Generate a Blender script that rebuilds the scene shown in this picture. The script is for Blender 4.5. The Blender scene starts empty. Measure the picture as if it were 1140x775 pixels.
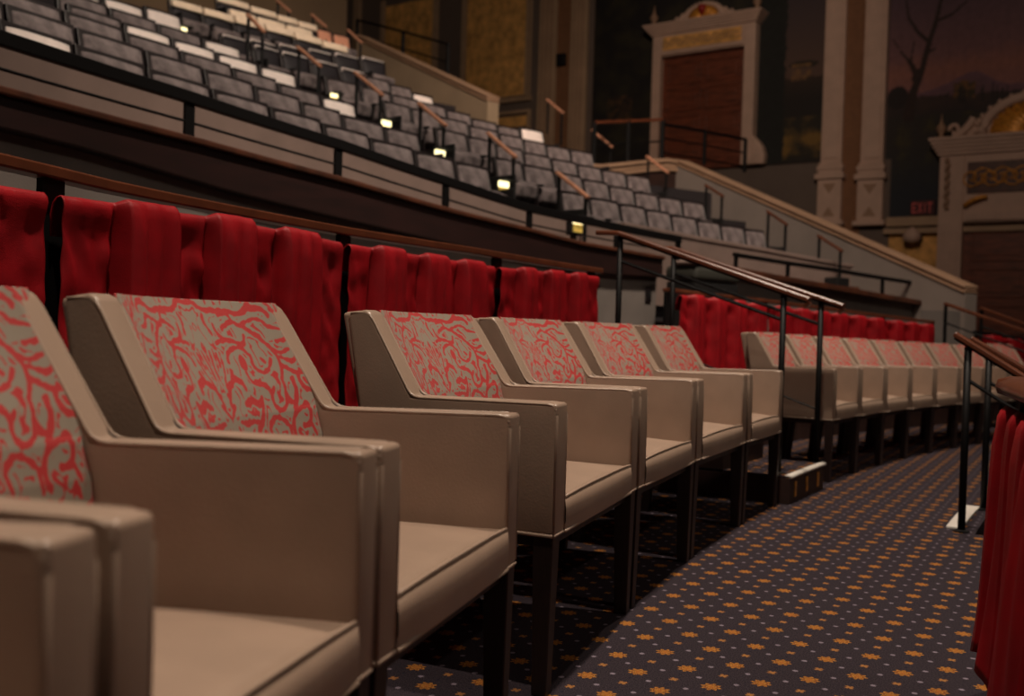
import bpy, bmesh, math, random
import numpy as np
from mathutils import Vector, Matrix, noise
random.seed(7)
COL = bpy.context.scene.collection

# ---------------------------------------------------------------- survey of the hall
# The tiers are arcs round one centre; r = radius, phi = angle (deg), z = height in metres.
F = 1140.; CX, CY = 570., 387.5
PITCH = math.radians(-1.08); ROLL = math.radians(1.7); EYE = .875
CEN = np.array([16.2, -3.1])
_fw = np.array([0, math.cos(PITCH), math.sin(PITCH)]); _r0 = np.array([1., 0, 0]); _u0 = np.cross(_r0, _fw)
_rt = _r0*math.cos(ROLL)+_u0*math.sin(ROLL); _up = -_r0*math.sin(ROLL)+_u0*math.cos(ROLL)
ORG = np.array([0, 0, EYE])
def ray(x, y): return _fw+_rt*(x-CX)/F-_up*(y-CY)/F
def pol(p):
    dx, dy = p[0]-CEN[0], p[1]-CEN[1]
    return (math.hypot(dx, dy), math.degrees(math.atan2(dy, -dx)), float(p[2]))
def P(r, phi, z=0.):
    a = math.radians(phi); return Vector((CEN[0]-r*math.cos(a), CEN[1]+r*math.sin(a), z))
def on_r(x, y, r):                       # sight line meets the arc of radius r -> (phi, z)
    d = ray(x, y); a = d[0]**2+d[1]**2; o = -CEN; b = 2*(o@d[:2]); c = o@o-r*r
    t0 = math.sqrt(max(b*b-4*a*c, 0)); ts = [t for t in ((-b-t0)/2/a, (-b+t0)/2/a) if t > 0]
    q = pol(ORG+d*ts[0]); return q[1], q[2]
def on_phi(x, y, phi):                   # sight line meets a radial plane -> (r, z)
    a = math.radians(phi); n = np.array([math.sin(a), math.cos(a)]); d = ray(x, y)
    q = pol(ORG+d*((n@CEN)/(n@d[:2]))); return q[0], q[2]
def on_z(x, y, z):
    d = ray(x, y); return ORG+d*((z-EYE)/d[2])
A0 = np.array([4.08, 30.]); AE = np.array([.8247, -.5657]); AN = np.array([.5657, .8247])   # far wall: origin, along, outward
def on_A(x, y, off=0.):                  # far wall plane -> (t, z)
    d = ray(x, y); a0 = A0-AN*off; k = (AN@a0)/(AN@d[:2]); p = ORG+d*k
    return float((p[:2]-a0)@AE), float(p[2])
def prof(pts, r):                        # z as function of phi on the arc r, through measured points
    q = sorted(on_r(x, y, r) for x, y in pts); ph = [a for a, _ in q]; zz = [b for _, b in q]
    def f(p):
        if p <= ph[0]: return zz[0]
        if p >= ph[-1]:
            s = (zz[-1]-zz[-2])/(ph[-1]-ph[-2]) if len(q) > 1 else 0
            return zz[-1]+s*min(p-ph[-1], 3)
        return float(np.interp(p, ph, zz))
    return f

# ---------------------------------------------------------------- materials
def lin(c): return tuple((v/255/12.92 if v/255 <= .04045 else ((v/255+.055)/1.055)**2.4) for v in c)
def mat(name, c, rough=.6, metal=0., nz=0., nscale=8., bump=0., bscale=60., sheen=0., coat=0., emis=None, es=0., spec=None, c2=None, stretch=None):
    m = bpy.data.materials.new(name); m.use_nodes = True; N = m.node_tree.nodes; L = m.node_tree.links
    b = N['Principled BSDF']; b.inputs['Base Color'].default_value = (*lin(c), 1)
    b.inputs['Roughness'].default_value = rough; b.inputs['Metallic'].default_value = metal
    if sheen: b.inputs['Sheen Weight'].default_value = sheen; b.inputs['Sheen Roughness'].default_value = .4
    if coat: b.inputs['Coat Weight'].default_value = coat; b.inputs['Coat Roughness'].default_value = .25
    if spec is not None: b.inputs['Specular IOR Level'].default_value = spec
    if emis: b.inputs['Emission Color'].default_value = (*lin(emis), 1); b.inputs['Emission Strength'].default_value = es
    tc = N.new('ShaderNodeTexCoord'); src = tc.outputs['Object']
    if stretch:
        mp = N.new('ShaderNodeMapping'); mp.inputs['Scale'].default_value = stretch; L.new(src, mp.inputs[0]); src = mp.outputs[0]
    if nz or c2:
        n = N.new('ShaderNodeTexNoise'); n.inputs['Scale'].default_value = nscale; n.inputs['Detail'].default_value = 6; L.new(src, n.inputs['Vector'])
        r = N.new('ShaderNodeValToRGB'); r.color_ramp.elements[0].position = .3; r.color_ramp.elements[1].position = .7
        lo = lin([max(0, v*(1-nz)) for v in c]); hi = lin(c2) if c2 else lin([min(255, v*(1+nz)) for v in c])
        r.color_ramp.elements[0].color = (*lo, 1); r.color_ramp.elements[1].color = (*hi, 1)
        L.new(n.outputs['Fac'], r.inputs[0]); L.new(r.outputs[0], b.inputs['Base Color'])
    if bump:
        n2 = N.new('ShaderNodeTexNoise'); n2.inputs['Scale'].default_value = bscale; n2.inputs['Detail'].default_value = 4; L.new(src, n2.inputs['Vector'])
        bp = N.new('ShaderNodeBump'); bp.inputs['Strength'].default_value = bump; bp.inputs['Distance'].default_value = .01
        L.new(n2.outputs['Fac'], bp.inputs['Height']); L.new(bp.outputs[0], b.inputs['Normal'])
    return m
M = {}
M['leather'] = mat('taupe_leather', (162, 139, 122), .33, nz=.05, nscale=5, bump=.06, bscale=180, spec=.65)
M['piping'] = mat('taupe_piping', (166, 144, 127), .35)
M['seam'] = mat('dark_seam', (52, 38, 32), .6)
M['darkwood'] = mat('espresso_leg_wood', (34, 22, 20), .45, nz=.2, stretch=(30, 30, 3))
M['blackmetal'] = mat('black_painted_metal', (9, 8, 9), .55, spec=.25)
M['railwood'] = mat('reddish_rail_wood', (92, 50, 32), .32, nz=.12, nscale=3, stretch=(3, 3, 3), coat=.05)
M['litwood'] = mat('lit_handrail_wood', (196, 140, 112), .4, nz=.06)  # rail wood again, with the pinkish light on it put into the colour
M['redcloth'] = mat('red_satin_cloth', (142, 13, 23), .5, nz=.1, nscale=10, bump=.2, bscale=350, spec=.25)
M['velvet'] = mat('grey_velvet', (74, 62, 64), .85, nz=.25, nscale=7, sheen=.2, bump=.1, bscale=90, c2=(138, 126, 126), stretch=(1.2, 1, 1))
M['cover'] = mat('pale_seat_cloth', (242, 228, 222), .8, nz=.06, nscale=4, sheen=.3)  # pale seat backs; also the painted highlight on shaded seats
M['navy'] = mat('shaded_dark_seat', (34, 31, 36), .6)  # near-black puts shade into the seat colour; also bodies of cream-topped seats
M['cream'] = mat('cream_seat_cloth', (236, 216, 192), .8, nz=.06, nscale=4)  # cream tone on the tops of the upper seats
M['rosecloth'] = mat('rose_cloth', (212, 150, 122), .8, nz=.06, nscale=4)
M['seatshell'] = mat('dark_seat_shell', (26, 18, 20), .5)
M['plaster'] = mat('grey_plaster', (112, 104, 99), .85, nz=.05, nscale=3, bump=.15, bscale=120)
M['rampgrey'] = mat('ramp_wall_plaster', (128, 118, 111), .85, nz=.04, nscale=2)
M['rampbrown'] = mat('ramp_wall_plaster_brown', (150, 130, 106), .85, nz=.04, nscale=2)
M['pinkplaster'] = mat('warm_grey_plaster', (128, 109, 101), .85, nz=.05, nscale=3)
M['fascia'] = mat('dark_mahogany_fascia', (36, 18, 16), .5, nz=.15, nscale=3, stretch=(1, 1, 6))
M['ledgewood'] = mat('brown_ledge_wood', (70, 38, 24), .5, nz=.25, nscale=6)
M['tier'] = mat('dark_tier_floor', (38, 33, 36), .9)
M['riser'] = mat('dark_wood_riser', (44, 25, 20), .55, nz=.2)
M['nosing'] = mat('pale_step_nosing', (205, 200, 192), .5)
M['backbrown'] = mat('brown_back_plaster', (120, 100, 78), .9, nz=.04, nscale=1)
M['wallgrey'] = mat('grey_panel_wall', (104, 92, 84), .85, nz=.05, nscale=1)
M['gold'] = mat('ochre_stencilled_panel', (216, 166, 96), .75, nz=.16, nscale=3.5)
M['beige'] = mat('beige_stone_trim', (172, 146, 118), .7, nz=.05, nscale=2)
M['coping'] = mat('tan_coping', (156, 126, 102), .6, nz=.06, nscale=2)
M['pilbrown'] = mat('brown_wall_strip', (128, 90, 62), .8, nz=.05)
M['door'] = mat('dark_panelled_door_wood', (104, 54, 34), .5, nz=.25, nscale=3, stretch=(1, 1, 8))
M['gilt'] = mat('gilded_ornament', (214, 150, 62), .42, metal=.25, nz=.2, nscale=20)
M['whitestone'] = mat('carved_pale_stone', (198, 170, 152), .7, nz=.04, nscale=3)
M['redgem'] = mat('red_shield_paint', (150, 30, 24), .5)
M['exitred'] = mat('red_exit_plate', (60, 18, 20), .6)
M['exitwhite'] = mat('exit_lettering', (200, 90, 85), .6, emis=(210, 80, 75), es=.02)
M['lamp'] = mat('lit_step_lamp_lens', (255, 240, 190), .4, emis=(255, 238, 178), es=2.2)
M['lampglow'] = mat('yellow_lamp_body', (200, 170, 80), .5, emis=(230, 190, 90), es=.35)
M['black'] = mat('matt_black', (12, 11, 12), .7)
M['greenbox'] = mat('dark_green_grey_vinyl', (54, 54, 48), .6)

# carpet: square lattice of orange medallions with crosses and pale dots between
def carpet_mat():
    m = bpy.data.materials.new('patterned_carpet'); m.use_nodes = True; N = m.node_tree.nodes; L = m.node_tree.links
    b = N['Principled BSDF']; b.inputs['Roughness'].default_value = .95; b.inputs['Specular IOR Level'].default_value = .15
    geo = N.new('ShaderNodeNewGeometry')
    mp = N.new('ShaderNodeMapping'); mp.vector_type = 'TEXTURE'
    mp.inputs['Location'].default_value = (.408, 2.929, 0); mp.inputs['Rotation'].default_value = (0, 0, math.radians(15.6)); mp.inputs['Scale'].default_value = (.1385, .1385, 1)
    L.new(geo.outputs['Position'], mp.inputs[0])
    def math_(op, a, b_=None, c=None):
        n = N.new('ShaderNodeMath'); n.operation = op
        for i, v in enumerate((a, b_, c)):
            if v is None: continue
            if isinstance(v, (int, float)): n.inputs[i].default_value = v
            else: L.new(v, n.inputs[i])
        return n.outputs[0]
    sp = N.new('ShaderNodeSeparateXYZ'); L.new(mp.outputs[0], sp.inputs[0])
    nn = N.new('ShaderNodeTexNoise'); nn.inputs['Scale'].default_value = 420; nn.inputs['Detail'].default_value = 2; L.new(geo.outputs['Position'], nn.inputs['Vector'])
    jit = math_('MULTIPLY', math_('SUBTRACT', nn.outputs['Fac'], .5), .1)
    def cell(ox, oy):
        out = []
        for ax, o in ((sp.outputs[0], ox), (sp.outputs[1], oy)):
            out.append(math_('SUBTRACT', math_('FRACT', math_('ADD', ax, .5-o)), .5))
        return out
    def radial(c): return math_('SQRT', math_('ADD', math_('POWER', c[0], 2), math_('POWER', c[1], 2)))
    c0 = cell(0, 0); r0 = radial(c0); ang = math_('ARCTAN2', c0[1], c0[0])
    rad = math_('ADD', math_('MULTIPLY', math_('COSINE', math_('MULTIPLY', ang, 8)), .03), .16)
    med = math_('LESS_THAN', math_('ADD', r0, jit), rad)
    core = math_('LESS_THAN', r0, .05)
    ring = math_('LESS_THAN', math_('ABSOLUTE', math_('SUBTRACT', r0, .11)), .012)
    def cross(ox, oy, s):
        c = cell(ox, oy); ax = math_('ABSOLUTE', c[0]); ay = math_('ABSOLUTE', c[1])
        mn = math_('MINIMUM', ax, ay); mx = math_('MAXIMUM', ax, ay)
        return math_('MULTIPLY', math_('LESS_THAN', math_('ADD', mn, jit), s*.36), math_('LESS_THAN', math_('ADD', mx, jit), s))
    cr = cross(.5, .5, .085)
    d1 = math_('LESS_THAN', math_('ADD', radial(cell(.5, 0)), jit), .05); d2 = math_('LESS_THAN', math_('ADD', radial(cell(0, .5)), jit), .05)
    d3 = math_('LESS_THAN', math_('ADD', radial(cell(.27, .27)), jit), .028); d4 = math_('LESS_THAN', math_('ADD', radial(cell(.73, .73)), jit), .028)
    dots = math_('MAXIMUM', d1, d2); dk = math_('MAXIMUM', d3, d4)
    n1 = N.new('ShaderNodeTexNoise'); n1.inputs['Scale'].default_value = 260; n1.inputs['Detail'].default_value = 3; L.new(geo.outputs['Position'], n1.inputs['Vector'])
    rp = N.new('ShaderNodeValToRGB'); e = rp.color_ramp.elements; e[0].position = .35; e[0].color = (*lin((23, 21, 30)), 1); e[1].position = .65; e[1].color = (*lin((60, 51, 56)), 1)
    L.new(n1.outputs['Fac'], rp.inputs[0])
    def mix(f, a, c):
        x = N.new('ShaderNodeMix'); x.data_type = 'RGBA'; L.new(f, x.inputs[0]); L.new(a, x.inputs[6])
        if isinstance(c, tuple): x.inputs[7].default_value = (*lin(c), 1)
        else: L.new(c, x.inputs[7])
        return x.outputs[2]
    ro = N.new('ShaderNodeValToRGB'); e = ro.color_ramp.elements; e[0].position = .35; e[0].color = (*lin((104, 64, 26)), 1); e[1].position = .65; e[1].color = (*lin((178, 124, 56)), 1)
    L.new(n1.outputs['Fac'], ro.inputs[0])
    c = mix(dots, rp.outputs[0], (120, 110, 122)); c = mix(dk, c, (24, 24, 40)); c = mix(cr, c, (146, 100, 56))
    c = mix(med, c, ro.outputs[0]); c = mix(ring, c, (120, 66, 34)); c = mix(core, c, (150, 90, 40))
    L.new(c, b.inputs['Base Color'])
    bp = N.new('ShaderNodeBump'); bp.inputs['Strength'].default_value = .35; bp.inputs['Distance'].default_value = .004; L.new(nn.outputs['Fac'], bp.inputs['Height']); L.new(bp.outputs[0], b.inputs['Normal'])
    return m
M['carpet'] = carpet_mat()

def attr_mat(name, kind):
    m = bpy.data.materials.new(name); m.use_nodes = True; N = m.node_tree.nodes; L = m.node_tree.links; b = N['Principled BSDF']
    at = N.new('ShaderNodeAttribute'); at.attribute_name = 'pat'
    if kind == 'paint':
        L.new(at.outputs['Color'], b.inputs['Base Color']); b.inputs['Roughness'].default_value = .7
    else:
        rp = N.new('ShaderNodeValToRGB'); e = rp.color_ramp.elements
        e[0].position = .46; e[0].color = (*lin((176, 34, 34)), 1); e[1].position = .54; e[1].color = (*lin((140, 128, 113)), 1)
        sep = N.new('ShaderNodeSeparateColor'); L.new(at.outputs['Color'], sep.inputs[0]); L.new(sep.outputs[0], rp.inputs[0]); L.new(rp.outputs[0], b.inputs['Base Color'])
        b.inputs['Roughness'].default_value = .75; b.inputs['Sheen Weight'].default_value = .1
        tc = N.new('ShaderNodeTexCoord'); w = N.new('ShaderNodeTexNoise'); w.inputs['Scale'].default_value = 300
        mp = N.new('ShaderNodeMapping'); mp.inputs['Scale'].default_value = (4, 1, 1); L.new(tc.outputs['Object'], mp.inputs[0]); L.new(mp.outputs[0], w.inputs['Vector'])
        bp = N.new('ShaderNodeBump'); bp.inputs['Strength'].default_value = .3; bp.inputs['Distance'].default_value = .002; L.new(w.outputs['Fac'], bp.inputs['Height']); L.new(bp.outputs[0], b.inputs['Normal'])
    return m
M['damask'] = attr_mat('red_damask_fabric', 'fabric'); M['mural'] = attr_mat('mural_paint', 'paint')

# ---------------------------------------------------------------- object helpers
class MB:
    def __init__(s): s.v = []; s.f = []
    def add(s, v, f):
        n = len(s.v); s.v += [Vector(p) for p in v]; s.f += [tuple(i+n for i in q) for q in f]; return s
    def hexa(s, c):  # 8 corners: bottom 4, top 4
        return s.add(c, [(3, 2, 1, 0), (4, 5, 6, 7), (0, 1, 5, 4), (1, 2, 6, 5), (2, 3, 7, 6), (3, 0, 4, 7)])
    def box(s, x0, x1, y0, y1, z0, z1):
        return s.hexa([(x0, y0, z0), (x1, y0, z0), (x1, y1, z0), (x0, y1, z0), (x0, y0, z1), (x1, y0, z1), (x1, y1, z1), (x0, y1, z1)])
    def prism_x(s, yz, x0, x1):
        n = len(yz); v = [(x0, y, z) for y, z in yz]+[(x1, y, z) for y, z in yz]
        return s.add(v, [tuple(range(n)), tuple(range(2*n-1, n-1, -1))]+[(i+n, (i+1) % n+n, (i+1) % n, i) for i in range(n)])
    def sweep(s, path, sec, closed=False, cap=True, up=Vector((0, 0, 1))):
        path = [Vector(p) for p in path]; n = len(path); k = len(sec); V = []
        for i, p in enumerate(path):
            a = path[(i-1) % n] if (closed or i > 0) else p; b = path[(i+1) % n] if (closed or i < n-1) else p
            t = (b-a).normalized(); u = up if abs(t.dot(up)) < .97 else Vector((0, 1, 0)) if abs(t.y) < .9 else Vector((1, 0, 0))
            sd = t.cross(u).normalized(); w = sd.cross(t).normalized()
            V += [p+sd*q[0]+w*q[1] for q in sec]
        Fc = []
        m = n if closed else n-1
        for i in range(m):
            for j in range(k):
                a, b = i*k+j, i*k+(j+1) % k; c, d = ((i+1) % n)*k+(j+1) % k, ((i+1) % n)*k+j
                Fc.append((a, b, c, d))
        if not closed and cap: Fc += [tuple(range(k-1, -1, -1)), tuple((n-1)*k+j for j in range(k))]
        return s.add(V, Fc)
    def tube(s, path, r, n=8, closed=False):
        return s.sweep(path, [(r*math.cos(2*math.pi*i/n), r*math.sin(2*math.pi*i/n)) for i in range(n)], closed)
    def bar(s, a, b, w, h): return s.sweep([a, b], [(-w/2, -h/2), (w/2, -h/2), (w/2, h/2), (-w/2, h/2)])
    def lathe(s, c, prof_, n=16):
        c = Vector(c); V = []; Fc = []
        for r, z in prof_: V += [c+Vector((r*math.cos(2*math.pi*i/n), r*math.sin(2*math.pi*i/n), z)) for i in range(n)]
        for k in range(len(prof_)-1):
            for i in range(n): Fc.append((k*n+i, k*n+(i+1) % n, (k+1)*n+(i+1) % n, (k+1)*n+i))
        Fc += [tuple(range(n-1, -1, -1)), tuple((len(prof_)-1)*n+i for i in range(n))]
        return s.add(V, Fc)
    def arcslab(s, r0, r1, p0, p1, zb, zt, n=None):  # zb, zt: number or function of phi
        fb = zb if callable(zb) else (lambda p: zb); ft = zt if callable(zt) else (lambda p: zt)
        n = n or max(2, int(abs(p1-p0)/.8)); V = []; Fc = []
        for i in range(n+1):
            p = p0+(p1-p0)*i/n; V += [P(r0, p, fb(p)), P(r1, p, fb(p)), P(r1, p, ft(p)), P(r0, p, ft(p))]
        for i in range(n):
            a, b = i*4, i*4+4
            for j in range(4): Fc.append((a+j, a+(j+1) % 4, b+(j+1) % 4, b+j))
        Fc += [(3, 2, 1, 0), (n*4, n*4+1, n*4+2, n*4+3)]
        return s.add(V, Fc)
    def build(s, name, m, parent=None, bev=0., seg=2, smooth=False, world=False, solid=0., sub=0):
        off = Vector((0, 0, 0))
        if world and parent is not None: off = parent.location
        me = bpy.data.meshes.new(name); me.from_pydata([tuple(v-off) for v in s.v], [], s.f); me.update()
        bm = bmesh.new(); bm.from_mesh(me); bmesh.ops.recalc_face_normals(bm, faces=bm.faces); bm.to_mesh(me); bm.free()
        o = bpy.data.objects.new(name, me); COL.objects.link(o); me.materials.append(m)
        if parent is not None: o.parent = parent
        if bev:
            b = o.modifiers.new('bevel', 'BEVEL'); b.width = bev; b.segments = seg; b.limit_method = 'ANGLE'; b.angle_limit = math.radians(35); b.harden_normals = False
        if solid:
            b = o.modifiers.new('thick', 'SOLIDIFY'); b.thickness = solid; b.offset = 0
        if sub:
            b = o.modifiers.new('sub', 'SUBSURF'); b.levels = sub; b.render_levels = sub
        if smooth or (bev and seg > 2):
            for q in me.polygons: q.use_smooth = True
        return o
def tag(o, label, cat, group=None, kind=None):
    if label: o['label'] = label
    if cat: o['category'] = cat
    if group: o['group'] = group
    if kind: o['kind'] = kind
    return o
def thing(name, label, cat, loc, rotz=0., group=None):
    o = bpy.data.objects.new(name, None); COL.objects.link(o); o.location = loc; o.rotation_euler = (0, 0, rotz); o.empty_display_size = .1
    return tag(o, label, cat, group)
def radial(name, label, cat, r, phi, z=0., group=None): return thing(name, label, cat, P(r, phi, z), math.radians(90-phi), group)
def struct(o): o['kind'] = 'structure'; return o
def kids(o): return [c for c in bpy.data.objects if c.parent == o]
def copy_tree(o, parent=None, kmap=None):
    c = o.copy(); COL.objects.link(c); c.parent = parent
    for k in (kmap or {}).get(o.name, []): copy_tree(k, c, kmap)
    return c
def kidmap():
    d = {}
    for o in bpy.data.objects:
        if o.parent: d.setdefault(o.parent.name, []).append(o)
    return d
ORD = ['first', 'second', 'third', 'fourth', 'fifth', 'sixth', 'seventh', 'eighth', 'ninth', 'tenth', 'eleventh', 'twelfth', 'thirteenth']

# ---------------------------------------------------------------- camera
cam = bpy.data.cameras.new('camera'); co = bpy.data.objects.new('camera', cam); COL.objects.link(co)
cam.sensor_width = 36; cam.lens = 36*F/1140; cam.clip_start = .05; cam.clip_end = 200
co.matrix_world = Matrix(((_rt[0], _up[0], -_fw[0], 0), (_rt[1], _up[1], -_fw[1], 0), (_rt[2], _up[2], -_fw[2], EYE), (0, 0, 0, 1)))
cam.dof.use_dof = True; cam.dof.focus_distance = 2.75; cam.dof.aperture_fstop = 3.0
bpy.context.scene.camera = co
vs = bpy.context.scene.view_settings; vs.view_transform = 'Standard'; vs.look = 'None'; vs.gamma = 1; vs.use_curve_mapping = False; vs.exposure = 0.0

# ================================================================ ROOM SHELL
struct(MB().arcslab(15.86, 16.06, -25, 28.85, -.75, 0).arcslab(16.06, 17.0, -25, 75, -.75, 0).arcslab(17.0, 18.1, -25, 75, -.75, 0).build('floor', M['carpet']))
struct(MB().arcslab(2., 15.84, -25, 75, -.8, -.7).build('floor', M['tier']))
struct(MB().arcslab(18.1, 20.35, -25, 29.5, -.3, .45).arcslab(18.1, 20.35, 33.1, 75, -.3, .45).arcslab(18.1, 20.35, 29.5, 33.1, -.3, .45).build('platform', M['riser']))
struct(MB().arcslab(18.05, 20.25, -25, 75, .45, .462).build('platform_carpet', M['carpet']))
zt = prof([(0, 97), (210, 152), (377, 197), (498, 232), (592, 255), (640, 268), (735, 285)], 20.3)
ztr = prof([(820, 298), (932, 318), (1045, 338)], 20.3)
zb = prof([(0, 143), (100, 168), (260, 215), (670, 305), (735, 309)], 20.3)
struct(MB().arcslab(20.36, 20.5, -20, 43.9, .3, lambda p: zb(p)+.05).arcslab(20.4, 20.55, 47.9, 60.5, .3, lambda p: ztr(p)-.04).build('wall_lower', M['plaster']))
o = MB().arcslab(20.28, 20.42, -20, 43.9, zb, lambda p: zt(p)-.035).build('trim_1', M['fascia'], bev=.01); struct(o)
o = MB().arcslab(20.25, 21.05, -20, 43.9, lambda p: zt(p)-.04, zt).build('trim_2', M['ledgewood'], bev=.01); struct(o)
o = MB().arcslab(20.25, 21.05, 47.9, 60.5, lambda p: ztr(p)-.07, ztr).build('trim_3', M['ledgewood'], bev=.01); struct(o)
zp = prof([(0, 46), (210, 109), (377, 160), (498, 203), (592, 230), (718, 253), (850, 277), (918, 290)], 21.0)
struct(MB().arcslab(21.0, 21.15, -20, 57.0, 1.2, lambda p: zp(p)-.03).build('wall_parapet', M['pinkplaster']))
struct(MB().arcslab(20.98, 21.17, 44.5, 57.1, lambda p: zp(p)-.035, lambda p: zp(p)+.015).build('trim_4', M['pinkplaster'], bev=.008))
# vomitory floor and its side cheek, end pier of the lower wall
struct(MB().arcslab(20.35, 21.0, 43.9, 47.9, -.3, 1.0).build('landing', M['riser']))
struct(MB().arcslab(18.45, 18.75, 51.9, 52.9, 0, 1.22).build('wall_pier', M['plaster']))

# ---------------------------------------------------------------- seating tiers and seats
R1, DR = 21.7, .85
ROWS = {1: [(0, 27), (84, 54), (165, 80), (237, 103), (302, 122), (360, 140), (413, 156), (462, 171), (507, 182), (546, 193), None, (624, 214), (656, 222), (690, 229), (719, 235), (747, 241), (776, 247), (802, 252), (829, 257), (852, 261)],
2: [(7, 9), (86, 35), (163, 60), (228, 80), (284, 98), (336, 115), (381, 130), (429, 144), (468, 154), None, (551, 177), (582, 185), (618, 193), (649, 201), (678, 208), (706, 215), (733, 221), (759, 225), (785, 230)],
3: [(-8, -9), (72, 15), (140, 38), (202, 60), (260, 77), (310, 95), (358, 109), (397, 121), None, (485, 145), (521, 153), (552, 162), (583, 171), (614, 178.6), (643, 184.5), (670, 191), (697, 196), (724, 201)],
4: [(75, 6), (138, 28), (192, 45), (241, 61), (289, 75), (331, 88), None, (427, 115), (458, 122), (490, 131), (522, 141), (556, 150), (583, 157), (608, 163), (635, 169), (661, 173)],
5: [(62, -9), (122, 10), (176, 29), (226, 44.5), (269, 59), None, (362, 88), (402, 98), (436, 107), (467, 115), (497, 123), (525, 132), (554, 142), (579, 146), (606, 147)],
6: [(66, -11), (114, 1), (161, 10.5), (203, 21), None, (281, 53), (312, 60), (345, 68), (378, 77), (408, 86), (434, 94), (459, 103), (483, 113)],
7: [(245, 42), (276, 49), (309, 50), (342, 51), (371, 58), (401, 67), (430, 80)],
8: [(188, 1), (224, 13), (259, 21), (293, 30), (326, 38), (357, 48.5), (386, 56)],
9: [(253, 13), (284, 22), (317, 31), (347, 38.6)],
10: [(240, -3), (277, 10), (307, 19), (330, 27), (352, 33), (370, 37.5), (390, 44)]}
ZT = {k: prof([q for q in v if q], R1+DR*(k-1)) for k, v in ROWS.items()}
ZT[7] = prof([(245, 42), (401, 67)], R1+DR*6); ZT[9] = prof([(253, 13), (347, 38.6)], R1+DR*8); ZT[10] = prof([(240, -3), (390, 44)], R1+DR*9)
SEAT_H = .86
tiers = MB(); ENDP = {1: 57, 2: 57, 3: 57, 4: 57, 5: 57, 6: 57}
for k in range(1, 11):
    r0 = R1+DR*(k-1)-.62; r1 = R1+DR*k-.62 if k < 10 else 33.4
    tiers.arcslab(r0, r1, -5, 58.4 if k < 7 else 51.5, 1.0, (lambda p, k=k: ZT[k](p)-SEAT_H), n=60)
struct(tiers.build('balcony_tiers', M['tier']))

def make_seat(kind):
    t = thing('theatre_seat', '', 'theatre seat', (0, 0, 0))
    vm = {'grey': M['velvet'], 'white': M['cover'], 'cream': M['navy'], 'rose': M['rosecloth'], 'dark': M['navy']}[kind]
    # backrest: rounded slab, slightly reclined, top front edge at y=0, z=SEAT_H
    w = .492; n = 10; m = 7
    def face(off, inset):
        V = []
        for j in range(m+1):
            f = j/m; z = .40+inset+(SEAT_H-.4-inset*2)*f; y = -.12+.12*f+off
            for i in range(n+1):
                u = -1+2*i/n; x = u*(w/2-inset); zz = z-.010*(abs(u)**4)*f
                V.append((x, y-.03*(1-u*u)*(1-(2*f-1)**2)*(1 if off < .02 else 0), zz))
        return V
    a = face(0, .008); b = face(.06, .008); q = len(a); Fc = []
    for j in range(m):
        for i in range(n):
            k = j*(n+1)+i; Fc.append((k, k+1, k+n+2, k+n+1)); Fc.append((q+k, q+k+n+1, q+k+n+2, q+k+1))
    for i in range(n):
        Fc.append((i, q+i, q+i+1, i+1)); k = m*(n+1)+i; Fc.append((k, k+1, q+k+1, q+k))
    for j in range(m):
        k = j*(n+1); Fc.append((k, k+n+1, q+k+n+1, q+k)); k += n; Fc.append((k, q+k, q+k+n+1, k+n+1))
    MB().add(a+b, Fc).build('seat_back' if kind in ('white', 'rose') else 'backrest', vm, t, smooth=True)
    MB().hexa([(-.262, -.09, .36), (.262, -.09, .36), (.262, -.03, .36), (-.262, -.03, .36), (-.28, .022, SEAT_H+.03), (.28, .022, SEAT_H+.03), (.276, .085, SEAT_H+.022), (-.276, .085, SEAT_H+.022)]).build('back_shell', M['seatshell'], t, bev=.012)
    if kind == 'cream': MB().hexa([(-.262, -.085, .775), (.262, -.085, .775), (.262, .09, .775), (-.262, .09, .775), (-.264, -.05, SEAT_H+.03), (.264, -.05, SEAT_H+.03), (.264, .098, SEAT_H+.026), (-.264, .098, SEAT_H+.026)]).build('cream_top', M['cream'], t, bev=.02, seg=3)
    if kind == 'dark': MB().tube([(-.25, -.02, SEAT_H-.03), (-.24, -.005, SEAT_H+.012), (.22, -.005, SEAT_H+.012)], .014, 8).build('painted_highlight', M['cover'], t, smooth=True)  # pale tube painted in as the highlight along shaded seat tops
    MB().hexa([(-.235, -.30, .40), (.235, -.30, .40), (.235, -.13, .33), (-.235, -.13, .33), (-.235, -.33, .55), (.235, -.33, .55), (.235, -.17, .62), (-.235, -.17, .62)]).build('tip_up_cushion', M['velvet'], t, bev=.03, seg=3)
    MB().hexa([(-.285, -.34, .57), (-.245, -.34, .57), (-.245, -.02, .57), (-.285, -.02, .57), (-.285, -.34, .60), (-.245, -.34, .60), (-.245, -.02, .61), (-.285, -.02, .61)]).build('armrest', M['black'], t, bev=.01)
    MB().box(-.277, -.253, -.26, -.06, .01, .57).build('standard', M['seatshell'], t, bev=.004)
    return t
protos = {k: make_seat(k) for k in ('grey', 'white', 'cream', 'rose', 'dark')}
endp = MB().box(.272, .30, -.36, .06, 0, .64).build('end_panel', M['black'], protos['grey'], bev=.02)   # one per row end
endp.parent = None
KM = kidmap(); used = set()
pale = {1: {'A': [9-9]}, 3: {'A': []}}
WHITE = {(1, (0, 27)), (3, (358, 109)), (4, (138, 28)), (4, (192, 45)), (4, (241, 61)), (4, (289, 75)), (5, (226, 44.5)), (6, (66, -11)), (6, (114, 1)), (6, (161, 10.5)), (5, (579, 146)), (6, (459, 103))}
rowname = {1: 'front row of the grey tier', 2: 'second row up', 3: 'third row up', 4: 'fourth row up', 5: 'fifth row up', 6: 'sixth row up', 7: 'dark seventh row up', 8: 'eighth row up', 9: 'ninth row up', 10: 'top row'}
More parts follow.
